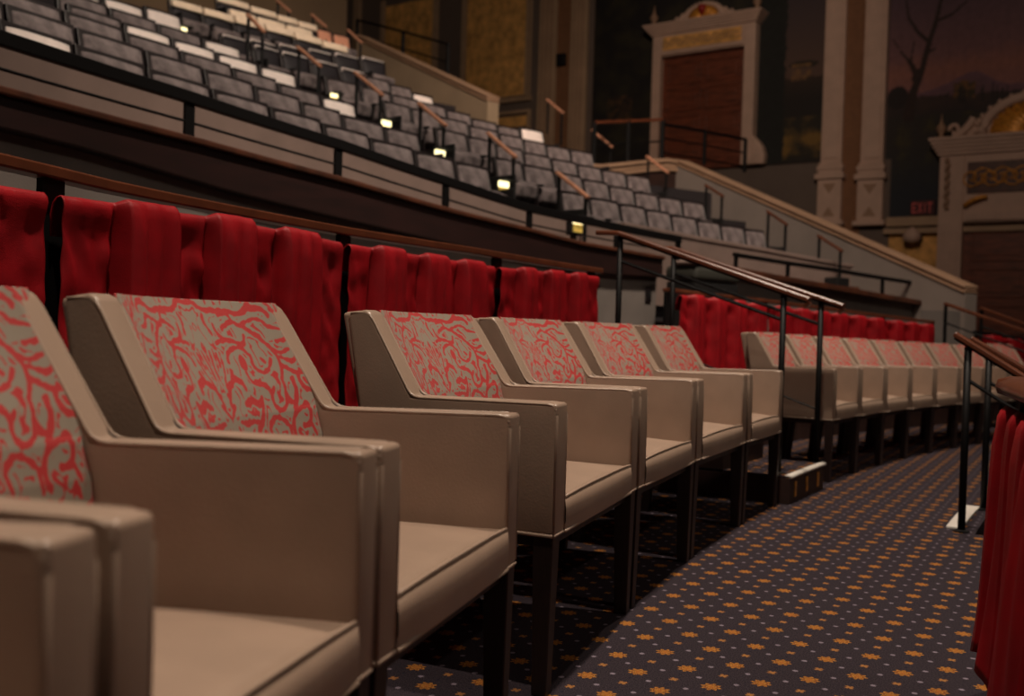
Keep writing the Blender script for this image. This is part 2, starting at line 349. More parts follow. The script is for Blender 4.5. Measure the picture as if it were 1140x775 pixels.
def place_seat(k, p0, p1, kind, label, group, ends):
    r = R1+DR*(k-1); pm = (p0+p1)/2; pitch = math.radians(p1-p0)*r
    src = protos[kind]
    if kind not in used: used.add(kind); t = src
    else: t = copy_tree(src, None, KM)
    t.location = P(r, pm, ZT[k](pm)-SEAT_H+.02); t.rotation_euler = (0, 0, math.radians(90-pm)); t.scale = (min(1.15, max(.55, pitch/.575)), 1, 1)
    # the row steps down with the floor: lean each seat's base to follow it
    sl = (ZT[k](p1)-ZT[k](p0))/max(pitch, .1)
    tag(t, label, 'theatre seat', group)
    if ends:
        e = endp.copy(); COL.objects.link(e); e.parent = t
        if ends < 0: e.scale = (-1, 1, 1)
    return t
GN = {'grey': 'grey velvet', 'white': 'pale theatre seat', 'cream': 'cream topped', 'rose': 'rose pink'}
jobs = []
for k, v in ROWS.items():
    r = R1+DR*(k-1); blocks = [[]]
    for q in v:
        if q is None: blocks.append([])
        else: blocks[-1].append(q)
    names = ['A', 'B'] if len(blocks) == 2 else ['B']
    for bn, bl in zip(names, blocks):
        ph = [on_r(*q, r)[0] for q in bl]
        if bn == 'A' and k in (1, 2, 3):
            for _ in range(1): ph.insert(0, ph[0]-1.6); bl = [None]+bl
        n = len(ph)-1
        for i in range(n):
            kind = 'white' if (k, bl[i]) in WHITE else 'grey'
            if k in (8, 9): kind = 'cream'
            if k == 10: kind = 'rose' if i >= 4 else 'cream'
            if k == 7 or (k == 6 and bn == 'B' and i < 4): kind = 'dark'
            idx = (n-1-i) if bn == 'A' else i
            word = {'grey': 'grey velvet seat', 'white': 'pale seat', 'cream': 'dark seat with cream top', 'rose': 'rose pink seat', 'dark': 'shade-dark seat with painted top highlight'}[kind]
            side = ('left of the lamp-lit aisle' if bn == 'A' else 'right of the lamp-lit aisle')
            if k >= 7: lab = f'{word}, {ORD[i]} from the left in the {rowname[k]}'
            else: lab = f'{word}, {ORD[idx]} {side}, {rowname[k]}'
            jobs.append((k, ph[i], ph[i+1], kind, lab, f'seats in the {rowname[k]}', (1 if (bn == 'A' and i == n-1) or (k < 7 and bn == 'B' and i == n-1) else (-1 if bn == 'B' and i == 0 else 0))))
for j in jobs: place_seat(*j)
bpy.data.objects.remove(endp) if False else None
ENDP_OBJ = endp

# ---------------------------------------------------------------- handrails on the balcony aisles
def aisle_rail(pa, pb, phi, label, foot=.75, wood='litwood', cap=.055):
    ra, za = on_phi(*pa, phi); rb, zb_ = on_phi(*pb, phi)
    base = min(za, zb_)-foot
    t = thing('aisle_handrail', label, 'handrail', P(rb, phi, base), group='short handrails on the balcony aisles')
    a, b = P(ra, phi, za), P(rb, phi, zb_)
    MB().bar(a, b, cap, .035).build('handrail', M[wood], t, bev=.008, world=True)
    for q, z in ((a, za), (b, zb_)):
        f = .08; c = a.lerp(b, f) if q is a else b.lerp(a, f)
        MB().tube([(c.x, c.y, c.z-.02), (c.x, c.y, c.z-foot-(0 if q is b else .02))], .022, 8).build('post', M['blackmetal'], t, world=True)
    return t
RL = [((620, 192), (655, 220), 42.3, 'beside the front seat row'), ((543, 148), (574.5, 175.4), 42.0, 'by the second seat row'), ((466, 115), (496.5, 140), 41.6, 'by the third seat row'),
      ((395, 80.5), (426, 106), 41.1, 'by the fourth seat row'), ((331, 52), (357, 74), 40.4, 'by the fifth seat row'), ((275.4, 15.8), (294, 36), 39.6, 'topmost by the cream seats')]
for a, b, ph, w in RL: aisle_rail(a, b, ph, f'wood-capped handrail on the lamp-lit aisle {w}')
RL2 = [((910, 262), (938, 280), 'lowest on the grey ramp wall'), ((853.7, 235), (876.5, 250.7), 'second lowest on the grey ramp wall'), ((785, 206), (805.4, 219), 'third lowest on the grey ramp wall'),
       ((720, 174), (744, 192.6), 'just left of the grey ramp wall'), ((659, 145), (681.6, 163.7), 'below the dark mural'), ((608.8, 110.5), (627, 126), 'before the beige pilasters')]
for a, b, w in RL2: aisle_rail(a, b, 55.6, f'wood-capped short handrail {w}', foot=.62, wood='railwood' if a[0] > 750 else 'litwood', cap=.04 if a[0] > 750 else .055)
for (a, b, r, w) in [((308, 0), (323, 13), 30.6, 'leftmost against the brown back wall'), ((347, 16), (363, 30), 30.0, 'second from left against the brown back wall'), ((387, 33), (403, 48), 30.4, 'at the head of the upper grey ramp')]:
    pa, za = on_r(*a, r); pb, zb_ = on_r(*b, r-.4)
    t = thing('aisle_handrail', f'pale wooden handrail {w}', 'handrail', P(r-.4, pb, zb_-.75), group='short handrails on the balcony aisles')
    A_, B_ = P(r, pa, za), P(r-.4, pb, zb_)
    MB().bar(A_, B_, .06, .04).build('handrail', M['litwood'], t, bev=.008, world=True)
    for q in (A_.lerp(B_, .1), A_.lerp(B_, .9)): MB().tube([(q.x, q.y, q.z-.02), (q.x, q.y, zb_-.75)], .022, 8).build('post', M['blackmetal'], t, world=True)

# glowing step lamps
for (x, y, w) in [(644, 248, 'at the foot of the front handrail'), (561, 207, 'beside the front seat row'), (490, 172, 'beside the second seat row'), (430, 139, 'beside the third seat row'), (372, 110, 'beside the fourth seat row'), (204, 31, 'at the end of the pale sixth row')]:
    r, z = on_phi(x, y, 41.4 if x > 300 else 38.6)
    ph = 41.4 if x > 300 else 38.6
    t = radial('step_lamp', f'glowing yellow step lamp {w}', 'step lamp', r, ph, z-(.1 if x != 372 else .04), group='step lamps along the balcony aisle')
    s = 1 if x > 400 else .7
    MB().box(-.085*s, .085*s, .02, .10, -.03, .15*s).build('housing', M['black'], t, bev=.01)
    MB().box(-.075*s, .075*s, -.012, .02, .085*s, .15*s).build('lens', M['lamp'], t, bev=.006)
    MB().box(-.065*s, .065*s, -.008, .02, .0, .08*s).build('glow_panel', M['lampglow'], t, bev=.006)
    MB().box(-.09*s, .16*s, -.08, .05, .155*s, .172*s).build('hood', M['black'], t, bev=.004)
    MB().box(-.02, .02, .03, .09, -.35, -.03).build('stem', M['black'], t)

# ---------------------------------------------------------------- black balcony rail
def arc_rail(name, label, cat, r, p0, p1, zr, posts, zbase, capm, cap, postw, mids=(), grp=None, n=None):
    t = thing(name, label, cat, P(r, p0, zbase(p0)), group=grp)
    n = n or max(4, int((p1-p0)/.7)); ph = [p0+(p1-p0)*i/n for i in range(n+1)]
    w, h = cap
    MB().sweep([P(r, p, zr(p)-h/2) for p in ph], [(-w/2, -h/2), (w/2, -h/2), (w/2, h/2), (-w/2, h/2)]).build('top_rail', capm, t, bev=.006, world=True)
    for p in posts:
        m = MB(); a = math.radians(90-p); d = Vector((math.cos(a), math.sin(a), 0)); q = Vector((-d.y, d.x, 0)); c = P(r, p, 0); zb_ = zbase(p); z1 = zr(p)-h
        m.hexa([c+d*sx*postw/2+q*sy*.012+Vector((0, 0, z)) for z in (zb_, z1) for sx, sy in ((-1, -1), (1, -1), (1, 1), (-1, 1))]).build('post', M['blackmetal'], t, bev=.003, world=True)
    for dz, rad in mids:
        MB().tube([P(r, p, zr(p)-dz) for p in ph], rad, 6).build('mid_rail', M['blackmetal'], t, world=True)
    return t
zr = prof([(0, 34), (200, 98), (377, 155), (498, 197), (592, 228), (757, 263)], 20.45)
arc_rail('balcony_rail', 'long low black metal rail with thin wire above the brown wooden ledge', 'railing', 20.45, 10, 45.4, zr,
         [12, 16.5, 21.8]+[on_r(x, 150, 20.45)[0] for x in (210, 377, 498, 592, 690)]+[45.3], zt, M['blackmetal'], (.05, .075), .075, mids=[(.185, .009)])
zr2 = prof([(817, 281), (932, 299), (1036, 316)], 20.45)
arc_rail('balcony_rail', 'short low black metal rail over the right-hand curved ledge', 'railing', 20.45, on_r(817, 282, 20.45)[0], on_r(1036, 316, 20.45)[0], zr2,
         [on_r(x, 300, 20.45)[0] for x in (819, 877, 983, 1034)], ztr, M['blackmetal'], (.05, .05), .06)

# ---------------------------------------------------------------- drape rail behind the chairs
RR = 18.5
zw = prof([(0, 172), (130, 204), (375, 252), (520, 275), (667, 299)], RR)
pEnd = on_r(667, 299, RR)[0]
PX = [(-150, 47), (65, 378), (388, 551), (557, 667)]
zd = prof([(0, 212), (65, 222), (250, 248), (388, 275), (555, 300), (667, 310)], 18.44)
bays = [(on_r(a, 230, 18.44)[0], on_r(b, 230, 18.44)[0]) for a, b in PX]
postp = [bays[0][1]+.35, bays[1][1]+.2, bays[2][1]+.12, bays[3][1]+.1]
postp = [9., 13.5]+[on_r(x_, 260, 18.47)[0] for x_ in (65, 389, 559)]+[postp[-1]]
arc_rail('drape_rail', 'wood-capped black railing draped in red behind the near armchairs', 'railing', RR, 6, pEnd, zw, postp, lambda p: .462, M['railwood'], (.07, .035), .085,
         mids=[(.0, .001)][:0]+[(.12, .012), (.5, .012)])
zw2 = prof([(745, 321), (850, 333), (930, 343.5), (1037, 357)], RR)
p2 = [on_r(x, 330, RR)[0] for x in (742, 852, 984, 1039)]
arc_rail('drape_rail', 'wood-capped black railing draped in red behind the far armchairs', 'railing', RR, p2[0], p2[-1], zw2, p2, lambda p: .462 if p < 60 else 0, M['railwood'], (.07, .03), .05, mids=[(.12, .012)])

def drape(label, p0, p1, r, ztop, zbot, pleats, side=-1, parentgrp='red drapes hung over the railings', amp=.05, cell=.007, seed=0, nz=26, flare=0., wr=1.):
    """cloth folded over a rail: pleats = list of (f0, f1) box pleats raised towards `side`"""
    t = None
    L_ = math.radians(p1-p0)*r; nx = max(30, int(L_/cell)); rnd = random.Random(seed)
    def raised(f):
        s = 0
        for a, b in pleats:
            e = .010/max(L_, .1)*1.3
            s = max(s, min(1, max(0, (f-a)/e+.5))*min(1, max(0, (b-f)/e+.5)))
        return s*s*(3-2*s)
    rows = []
    prof_ = [(-.10, -1), (-.04, -1), (-.008, -.8), (.006, -.3), (.010, .2), (.0, .7), (-.015, 1)]   # over the rail, back to front: (dz, radial fraction of .022)
    for dz, q in prof_: rows.append((dz, q*.022, 0.))
    for j in range(1, nz+1): rows.append((-.015, .022, j/nz))
    V = []; Fc = []
    for i in range(nx+1):
        f = i/nx; p = p0+(p1-p0)*f; R_ = raised(f); zt_ = ztop(p)+.012*R_; s = f*L_
        zb_ = zbot(p) if callable(zbot) else zbot
        for (dz, q, d) in rows:
            z = zt_+dz+(zb_-(zt_+dz))*d if d > 0 else zt_+dz
            drop = zt_-z
            n1 = noise.noise(Vector((s*9+seed, z*1.3+(1-R_)*s*2, seed))); n2 = noise.noise(Vector((s*22+z*5*(1-R_), z*1.6, seed+5)))
            n3 = noise.noise(Vector((s*13+z*9, z*9-s*5, seed+9)))
            fo = min(1, drop/.08)
            off = q+amp*R_*(.85+.15*fo)+wr*(.012*n1*(.3+.7*fo)+.005*n2+.014*n3*(1-R_)*fo-.012*(1-R_)*fo)+flare*d*(1+.5*n1)
            for a_, b_ in pleats:
                for ed in (a_-.011/L_,):
                    dd = abs(f-ed)*L_
                    if dd < .014: off -= .045*(1-(dd/.014)**2)*fo
            if R_ > .5: off += .005*math.sin(s*70+seed)*fo*(.7+n1)
            V.append(P(r+side*off if q > -.5 or d > 0 else r+side*(q+amp*R_*.3), p+math.degrees(.006*n2*fo/r), z))
    k = len(rows)
    for i in range(nx):
        for j in range(k-1): Fc.append((i*k+j, (i+1)*k+j, (i+1)*k+j+1, i*k+j+1))
    o = MB().add(V, Fc)
    base = P(r, (p0+p1)/2, 0)
    ob = o.build('red_drape', M['redcloth'], None, smooth=True, solid=.004)
    for v in ob.data.vertices: v.co = Vector(v.co)-base
    ob.location = base
    return tag(ob, label, 'drape', parentgrp)
def fr(px, a, b): return [((x0-a)/(b-a), (x1-a)/(b-a)) for x0, x1 in px]
def frp(px, p0, p1): return [((on_r(x0, 260, 18.42)[0]-p0)/(p1-p0), (on_r(x1, 260, 18.42)[0]-p0)/(p1-p0)) for x0, x1 in px]
drape('red drape at the left edge, behind the nearest armchair backs', bays[0][0], bays[0][1], 18.44, zd, .5, [(.1, .25), (.45, .6)], seed=1)
drape('widest red drape, between the left-edge drape and the third bay', *bays[1], 18.44, zd, .5, frp([(131, 188), (232, 274), (310, 348)], *bays[1]), seed=2)
drape('red drape behind the third armchair of the near row', *bays[2], 18.44, zd, .5, frp([(417, 445), (470, 494), (512, 535)], *bays[2]), seed=3)
drape('narrow red drape at the right end of the near railing', *bays[3], 18.44, zd, .5, frp([(578, 593), (609, 625), (638, 650)], *bays[3]), seed=4)
zd2 = prof([(757, 330), (850, 341.5), (941, 352.5), (1037, 364)], 18.44)
B2 = [(757, 849), (855, 982), (986, 1037)]
for i, (a, b) in enumerate(B2):
    q0, q1 = on_r(a, 340, 18.44)[0], on_r(b, 340, 18.44)[0]; n = (4, 6, 3)[i]
    drape(['red drape with deep folds left of the far armchairs', 'long red drape behind the middle of the far armchair row', 'short red drape at the right end behind the far armchairs'][i], q0, q1, 18.44, zd2, .5,
          [((j+.3)/n, (j+.78)/n) for j in range(n)], seed=11+i, cell=.014, amp=.07)
q0, q1 = on_r(1092, 372, 18.44)[0], on_r(1180, 380, 18.44)[0]
zz3 = prof([(1092, 374), (1140, 381)], 18.44)
drape('red drape in front of the tall wooden door', q0, q1, 18.44, zz3, .46, [((j+.3)/4, (j+.78)/4) for j in range(4)], seed=15, cell=.014, amp=.07)
arc_rail('drape_rail', 'black railing with red cloth before the tall wooden door', 'railing', RR, q0-.1, q1, lambda p: zz3(p)+.06, [q0, (q0+q1)/2, q1-.1], lambda p: .462, M['blackmetal'], (.05, .03), .04)

# ---------------------------------------------------------------- foreground rail on the right with drape
capz = lambda p: .79
t = thing('parterre_rail', 'brown wooden cap rail at the right edge carrying a red drape', 'railing', P(15.957, 20, 0))
ph = [4+(20.9-4)*i/30 for i in range(31)]
sec = [(.06*math.cos(a)*(1), .026*math.sin(a)) for a in [2*math.pi*i/12 for i in range(12)]]
MB().sweep([P(15.957, p, .765) for p in ph], sec).lathe(P(15.957, 20.9, .739), [(.03, 0), (.055, .008), (.061, .026), (.055, .044), (.03, .052)], 18).build('top_rail', M['railwood'], t, smooth=True, world=True)
for p in (8, 14, 20.4): MB().tube([P(15.957, p, -.02), P(15.957, p, .75)], .018, 8).build('post', M['blackmetal'], t, world=True)
MB().tube([P(15.957, p, .69) for p in ph], .012, 6).build('mid_rail', M['blackmetal'], t, world=True)
zb3 = lambda p: .10+.05*math.sin(p*2.6)+(0.0)
drape('bright red drape hanging in loose folds at the right edge of the aisle', 10, 20.6, 15.966, lambda p: .70, zb3, [((j+.2)/16, (j+.75)/16) for j in range(16)], side=1, seed=21, amp=.037, flare=.04, cell=.009, wr=1.3)

# ---------------------------------------------------------------- armchairs
W = .78
def dam_pattern(nx, ny):
    """scrolling damask: signed field, 0 = red, 1 = beige"""
    def ax(y): return 440+(y-90)*.08
    S = [([(575, 365), (588, 322), (628, 296), (672, 300), (700, 330)], 9), ([(655, 360), (656, 372)], 27), ([(655, 390), (660, 430), (690, 455), (720, 440)], 7),
         ([(705, 330), (712, 385), (745, 408), (785, 398), (806, 350)], 9), ([(600, 215), (650, 180), (700, 200), (760, 238), (820, 300), (846, 370), (836, 440)], 10),
         ([(818, 300), (860, 320), (900, 306)], 8), ([(846, 260), (880, 262), (905, 240)], 8), ([(850, 340), (900, 360), (940, 330)], 8), ([(850, 380), (910, 412), (970, 408)], 10), ([(600, 150), (640, 140), (665, 175)], 9),
         ([(700, 200), (740, 170), (790, 165), (820, 200), (870, 205)], 8), ([(430, 100), (480, 90), (520, 120), (560, 132), (610, 130), (650, 128)], 11), ([(650, 128), (700, 140), (740, 118), (800, 110), (830, 145)], 12), ([(740, 118), (750, 90)], 9),
         ([(545, 275), (600, 262), (640, 268), (690, 278), (700, 250)], 9), ([(560, 200), (570, 240), (600, 262)], 9), ([(520, 150), (512, 190), (535, 235)], 8),
         ([(482, 310), (474, 390), (488, 462)], 6), ([(520, 325), (514, 380)], 9), ([(545, 320), (530, 400), (505, 470)], 5), ([(505, 300), (495, 400)], 4), ([(570, 400), (560, 440), (520, 470), (500, 520)], 12), ([(560, 430), (600, 440), (620, 470)], 14),
         ([(478, 595), (520, 535)], 9), ([(478, 595), (500, 560), (495, 500)], 5), ([(600, 540), (640, 522), (675, 545), (700, 520)], 15), ([(690, 450), (745, 470), (760, 500)], 11), ([(700, 520), (690, 590), (650, 640), (640, 690)], 13),
         ([(540, 600), (600, 608), (665, 612)], 8), ([(520, 630), (560, 670), (620, 690)], 8), ([(782, 480), (765, 530), (790, 568), (832, 560), (845, 520)], 10), ([(760, 600), (720, 640), (740, 690)], 11), ([(840, 455), (850, 520), (890, 560), (880, 600)], 11),
         ([(890, 440), (900, 500), (880, 560)], 13), ([(880, 600), (930, 555), (968, 580), (960, 630), (925, 640)], 11), ([(880, 600), (860, 650), (880, 690)], 13), ([(960, 630), (990, 670)], 9), ([(935, 400), (925, 450), (960, 490), (1000, 490)], 11), ([(760, 600), (800, 610), (840, 640), (850, 690)], 9),
         ([(1000, 440), (1030, 500), (1010, 560)], 10), ([(905, 240), (960, 300), (1000, 360)], 7), ([(960, 120), (940, 180), (960, 240)], 9), ([(880, 90), (900, 140), (950, 180)], 10), ([(1010, 600), (1030, 660)], 10), ([(470, 640), (480, 690)], 10)]
    segs = []
    for pts, w in S:
        q = [(((x-ax(y))/500.), (y-70)/760.) for x, y in pts]
        sm = []                                     # smooth the stroke (Catmull-Rom)
        for i in range(len(q)-1):
            p0 = q[max(i-1, 0)]; p1 = q[i]; p2_ = q[i+1]; p3 = q[min(i+2, len(q)-1)]
            for s in (0, .34, .67):
                sm.append(tuple(.5*((2*p1[k])+(-p0[k]+p2_[k])*s+(2*p0[k]-5*p1[k]+4*p2_[k]-p3[k])*s*s+(-p0[k]+3*p1[k]-3*p2_[k]+p3[k])*s**3) for k in (0, 1)))
        sm.append(q[-1]); n = len(sm)-1
        for i in range(n): segs.append((*sm[i], *sm[i+1], w/470.*(.75+.25*math.sin(math.pi*(i+.5)/max(n, 1)))*.62))
    g = np.array(segs)
    xs = np.linspace(-1, 1, nx); ys = np.linspace(0, 1, ny); out = np.zeros((ny, nx))
    for j, v in enumerate(ys*1.22):
        c = .04-.16*v                                # the woven axis drifts towards the left arm
        for i, x in enumerate(xs):
            u = abs(x-c); 
            if x < c: u *= 1.05
            wob = .012*noise.noise(Vector((x*9, v*9, 3))); uu = u+wob; vv = v+.012*noise.noise(Vector((x*9, v*9, 8)))
            ax_, ay, bx, by, w = g.T; dx, dy = bx-ax_, (by-ay); L2 = dx*dx+dy*dy+1e-9
            tt = np.clip(((uu-ax_)*dx+(vv-ay)*dy)/L2, 0, 1); d = np.sqrt((uu-ax_-tt*dx)**2+(vv-ay-tt*dy)**2)-w
            m = d.min()-.004+.011*noise.noise(Vector((u*30+v*3, v*30, 5)))
            nn = noise.noise(Vector((u*13+.6*noise.noise(Vector((v*11, u*11, 7))), v*13+.6*noise.noise(Vector((u*11, v*11, 1))), 11)))
            m2 = abs(nn)*.085-.0085+.004*noise.noise(Vector((u*34, v*34, 2)))
            if m > .012: m = min(m, max(m2, .012-m+.003))
            out[j, i] = m
    return out
def make_chair():
    t = thing('armchair', '', 'armchair', (0, 0, 0))
    Z0 = .385; a = .078
    side = [(0, Z0), (0, .70), (.405, .695), (.535, .905), (.552, .912), (.598, .906), (.607, .89), (.515, Z0)]
    for s in (-1, 1):
        x0, x1 = (-W/2, -W/2+a) if s < 0 else (W/2-a, W/2)
        arm = MB().prism_x(side, x0, x1).build('arm', M['leather'], t, bev=.014, seg=4)
        pm = MB(); sm_ = MB(); prf = [(0, Z0+.01), (0, .70), (.405, .695), (.54, .908), (.597, .905)]
        for xx in (x0+.004, x1-.004):
            path = []
            for i, (y, z) in enumerate(prf):
                path.append(Vector((xx, y+(.003 if i < 2 else 0), z-.003)))
            # round the corners of the welt
            pth = [path[0]]
            for i in range(1, len(path)-1):
                A, B, C_ = path[i-1], path[i], path[i+1]; ra = min(.025, (B-A).length*.4); rc = min(.025, (C_-B).length*.4)
                p, q = B+(A-B).normalized()*ra, B+(C_-B).normalized()*rc
                for s_ in (0, .33, .67, 1): pth.append(p.lerp(B, s_).lerp(B.lerp(q, s_), s_))
            pth.append(path[-1]); 
            pm.tube(pth, .0042, 6)
            sg = .0045 if xx < (x0+x1)/2 else -.0045
            sm_.tube([p+Vector((sg*1.35, 0, -.0015)) for p in pth], .0022, 5)
        pm.build('piping', M['piping'], arm, smooth=True); sm_.build('seam', M['seam'], arm, smooth=True)
        MB().tube([(x0+.003, .003, Z0), (x1-.003, .003, Z0)], .005, 6).tube([(x0+.002 if s < 0 else x1-.002, .004, Z0), (x0+.002 if s < 0 else x1-.002, .51, Z0)], .005, 6).build('base_piping', M['piping'], arm, smooth=True)
    # leather back shell between the wings
    xi = W/2-a
    back = [(.45, Z0+.02), (.455, .60), (.50, .71), (.612, .911), (.665, .905), (.55, Z0)]
    MB().prism_x(back, -xi-.004, xi+.004).build('backrest', M['leather'], t, bev=.012, seg=3)
    # damask pad, proud of the back, its front carries the woven pattern
    nx, ny = 230, 190; pat = dam_pattern(nx, ny); V = []
    p0 = Vector((0, .328, .475)); p1 = Vector((0, .5485, .916))
    up = (p1-p0); nrm = Vector((0, -up.z, up.y)).normalized()
    for j in range(ny):
        v = 1-j/(ny-1)
        for i in range(nx):
            u = -1+2*i/(nx-1); e = min(1, (1-abs(u))/.07); f = min(1, (1-v)/.06) if v > .5 else 1
            bul = .006*math.sqrt(max(0, 1-(1-e)**2))
            q_ = [(.388, .475), (.394, .58), (.403, .64), (.418, .69), (.442, .74), (.5485, .916)]; kz = [0, .22, .345, .45, .565, 1.]
            yy = float(np.interp(v, kz, [a_ for a_, _ in q_])); zz_ = float(np.interp(v, kz, [b_ for _, b_ in q_])); p = Vector((0, yy, zz_))+nrm*bul; h = min(1, max(0, (v-.43)/.57))
            xl = -xi-.002; xr = xi+.064*h; x_ = xl+(xr-xl)*(u+1)/2; V.append((x_, p.y+.066*(1-min(1, abs(x_)/xi)**2)*(.35+.65*v), min(p.z, .9135)))
    Fc = [(j*nx+i, j*nx+i+1, (j+1)*nx+i+1, (j+1)*nx+i) for j in range(ny-1) for i in range(nx-1)]
    for i_ in range(len(V)):
        V[i_] = (V[i_][0]*(1 if V[i_][2] > .70 else .985), V[i_][1], V[i_][2])
    pad = MB().add(V, Fc).build('damask_pad', M['damask'], t, smooth=True)
    at = pad.data.color_attributes.new('pat', 'FLOAT_COLOR', 'POINT')
    vals = np.clip(.5+pat.ravel()*26, 0, 1)
    buf = np.ones((nx*ny, 4), dtype=np.float32); buf[:, 0] = vals; buf[:, 1] = vals; buf[:, 2] = vals
    at.data.foreach_set('color', buf.ravel())
    # seat: crowned cushion with a welt along the front edge
    n = 16; m = 14; V = []
    for j in range(m+1):
        y = .0+(.44)*j/m
        for i in range(n+1):
            u = -1+2*i/n; fy = min(1, (j/m)/.16)
            V.append((u*(xi+.002), y+(.012*(1-u*u) if False else 0)-.008*(1-u*u)*(1 if j == 0 else 0), .466+.028*(1-abs(u)**2.5)*(math.sin(math.pi*min(1, j/m*1.0+.12)*.9))))
    Fc = [(j*(n+1)+i, j*(n+1)+i+1, (j+1)*(n+1)+i+1, (j+1)*(n+1)+i) for j in range(m) for i in range(n)]
    q = len(V)
    for k in range(1, 4):
        for i in range(n+1):
            u = -1+2*i/n; z = .466+(Z0-.466)*k/3; V.append((u*(xi+.002), -.008*(1-u*u)-.004*math.sin(math.pi*k/3), z))
    top = list(range(n+1))
    for k in range(3):
        r0 = top if k == 0 else [q+(k-1)*(n+1)+i for i in range(n+1)]; r1 = [q+k*(n+1)+i for i in range(n+1)]
        for i in range(n): Fc.append((r0[i], r1[i], r1[i+1], r0[i+1]))
    seat = MB().add(V, Fc).build('seat', M['leather'], t, smooth=True)
    sm = [];
    for i in range(n+1):
        u = -1+2*i/n; sm.append((u*xi, -.008*(1-u*u)+.003, .468+.028*(1-abs(u)**2.5)*math.sin(math.pi*.12*.9)))
    MB().tube(sm, .0038, 6).tube([(-xi, -.001, Z0), (xi, -.001, Z0)], .005, 6).build('piping', M['piping'], seat, smooth=True)
    MB().box(-xi, xi, .006, .5, Z0-.002, .40).build('seat_base', M['seam'], t)
    MB().box(-W/2+.05, W/2-.05, .02, .05, .352, .384).box(-W/2+.05, W/2-.05, .46, .49, .352, .384).box(-W/2+.02, -W/2+.05, .02, .49, .352, .384).box(W/2-.05, W/2-.02, .02, .49, .352, .384).build('frame_rail', M['darkwood'], t, bev=.002)
    for sx in (-1, 1):
        for fy in (0, 1):
            x = sx*(W/2-.028); y = .029 if fy == 0 else .475; h = .0265; l = .0195
            y2 = y if fy == 0 else y+.035
            xo = x+sx*.006
            MB().hexa([(xo-l, y2-l, 0), (xo+l, y2-l, 0), (xo+l, y2+l, 0), (xo-l, y2+l, 0), (x-h, y-h, .3845), (x+h, y-h, .3845), (x+h, y+h, .3845), (x-h, y+h, .3845)]).build('leg', M['darkwood'], t, bev=.003)
    return t
chair = make_chair(); KM = kidmap()
def taper(o):                                   # the side panels converge towards the back
    for c in kids(o):
        for v in c.data.vertices: v.co.x *= 1-.155*max(0, v.co.y)/.58
        taper(c)
taper(chair)
CH = [(11.2, 13.43, 'nearest armchair, only its arm showing at the lower left corner'), (13.5, 15.50, 'large armchair at the left edge with its damask back cut by the frame'),
      (15.56, 17.93, 'second complete damask armchair from the left, left of the gap'), (18.9, 21.72, 'armchair right of the gap in the near row, its dark outer side showing'),
      (21.78, 24.42, 'middle armchair of the four after the gap, second of them'), (24.48, 27.28, 'third of the four near armchairs after the gap'), (27.34, 29.5, 'last near armchair, beside the stair handrails')]
CH = [((a+b)/2, math.radians(b-a)*17.0/W, c) for a, b, c in CH]
first = True
for i, (p, s, lab) in enumerate(CH):
    c = chair if first else copy_tree(chair, None, KM); first = False
    c.location = P(17.0, p, 0.001); c.rotation_euler = (0, 0, math.radians(90-p)); c.scale = (s, 1, 1)
    tag(c, lab, 'armchair', 'damask armchairs in the curved row')
FAR = ['first armchair beyond the stair, its left side in view', 'second armchair beyond the stair', 'third armchair beyond the stair', 'fourth armchair beyond the stair', 'fifth armchair beyond the stair', 'sixth armchair beyond the stair', 'seventh armchair beyond the stair', 'eighth armchair beyond the stair, behind the right-hand handrails']
for i in range(8):
    p = 34.02+i*1.9
    c = copy_tree(chair, None, KM); c.location = P(17.0, p, .001); c.rotation_euler = (0, 0, math.radians(90-p)); c.scale = (.57/W, .97, .985-.008*i)
    tag(c, FAR[i]+', taupe with faded red damask', 'armchair', 'damask armchairs in the curved row')
c = copy_tree(chair, None, KM); c.location = P(17.2, 51.3, .001); c.rotation_euler = (0, 0, math.radians(90-51.3)); c.scale = (.57/W, .97, .95)
tag(c, 'taupe armchair at the right edge in front of the far red drape', 'armchair', 'damask armchairs in the curved row')

# ---------------------------------------------------------------- stair between the armchair blocks
def stair(label, p0, p1, steps, r0, tread, rise, nos=True):
    t = thing('carpeted_stair', label, 'stairs', P(r0, (p0+p1)/2, 0))
    for k in range(steps):
        a = r0+tread*k; MB().arcslab(a, r0+tread*steps, p0, p1, rise*k+(.001 if k == 0 else 0), rise*(k+1)-.012, n=6).build('riser', M['riser'], t, world=True)
        MB().arcslab(a, a+tread+.0, p0, p1, rise*(k+1)-.012, rise*(k+1), n=6).build('tread', M['carpet'], t, bev=.003, world=True)
        for i in range(3 if k == 0 else 0):
            pm = p0+(p1-p0)*(i+.5)/3
            MB().arcslab(a-.004, a, pm-.06, pm+.06, .03, .11, n=2).build('medallion', M['gilt'], t, world=True)
        if nos: MB().sweep([P(a+.005, p0+(p1-p0)*i/6, rise*(k+1)-.004) for i in range(7)], [(.022*math.cos(q), .013*math.sin(q)) for q in [2*math.pi*j/10 for j in range(10)]]).build('nosing', M['nosing'], t, world=True, smooth=True)
    return t
stair('low carpeted steps with pale nosing rising left between the armchair blocks', 29.75, 32.1, 3, 16.97, .36, .15)
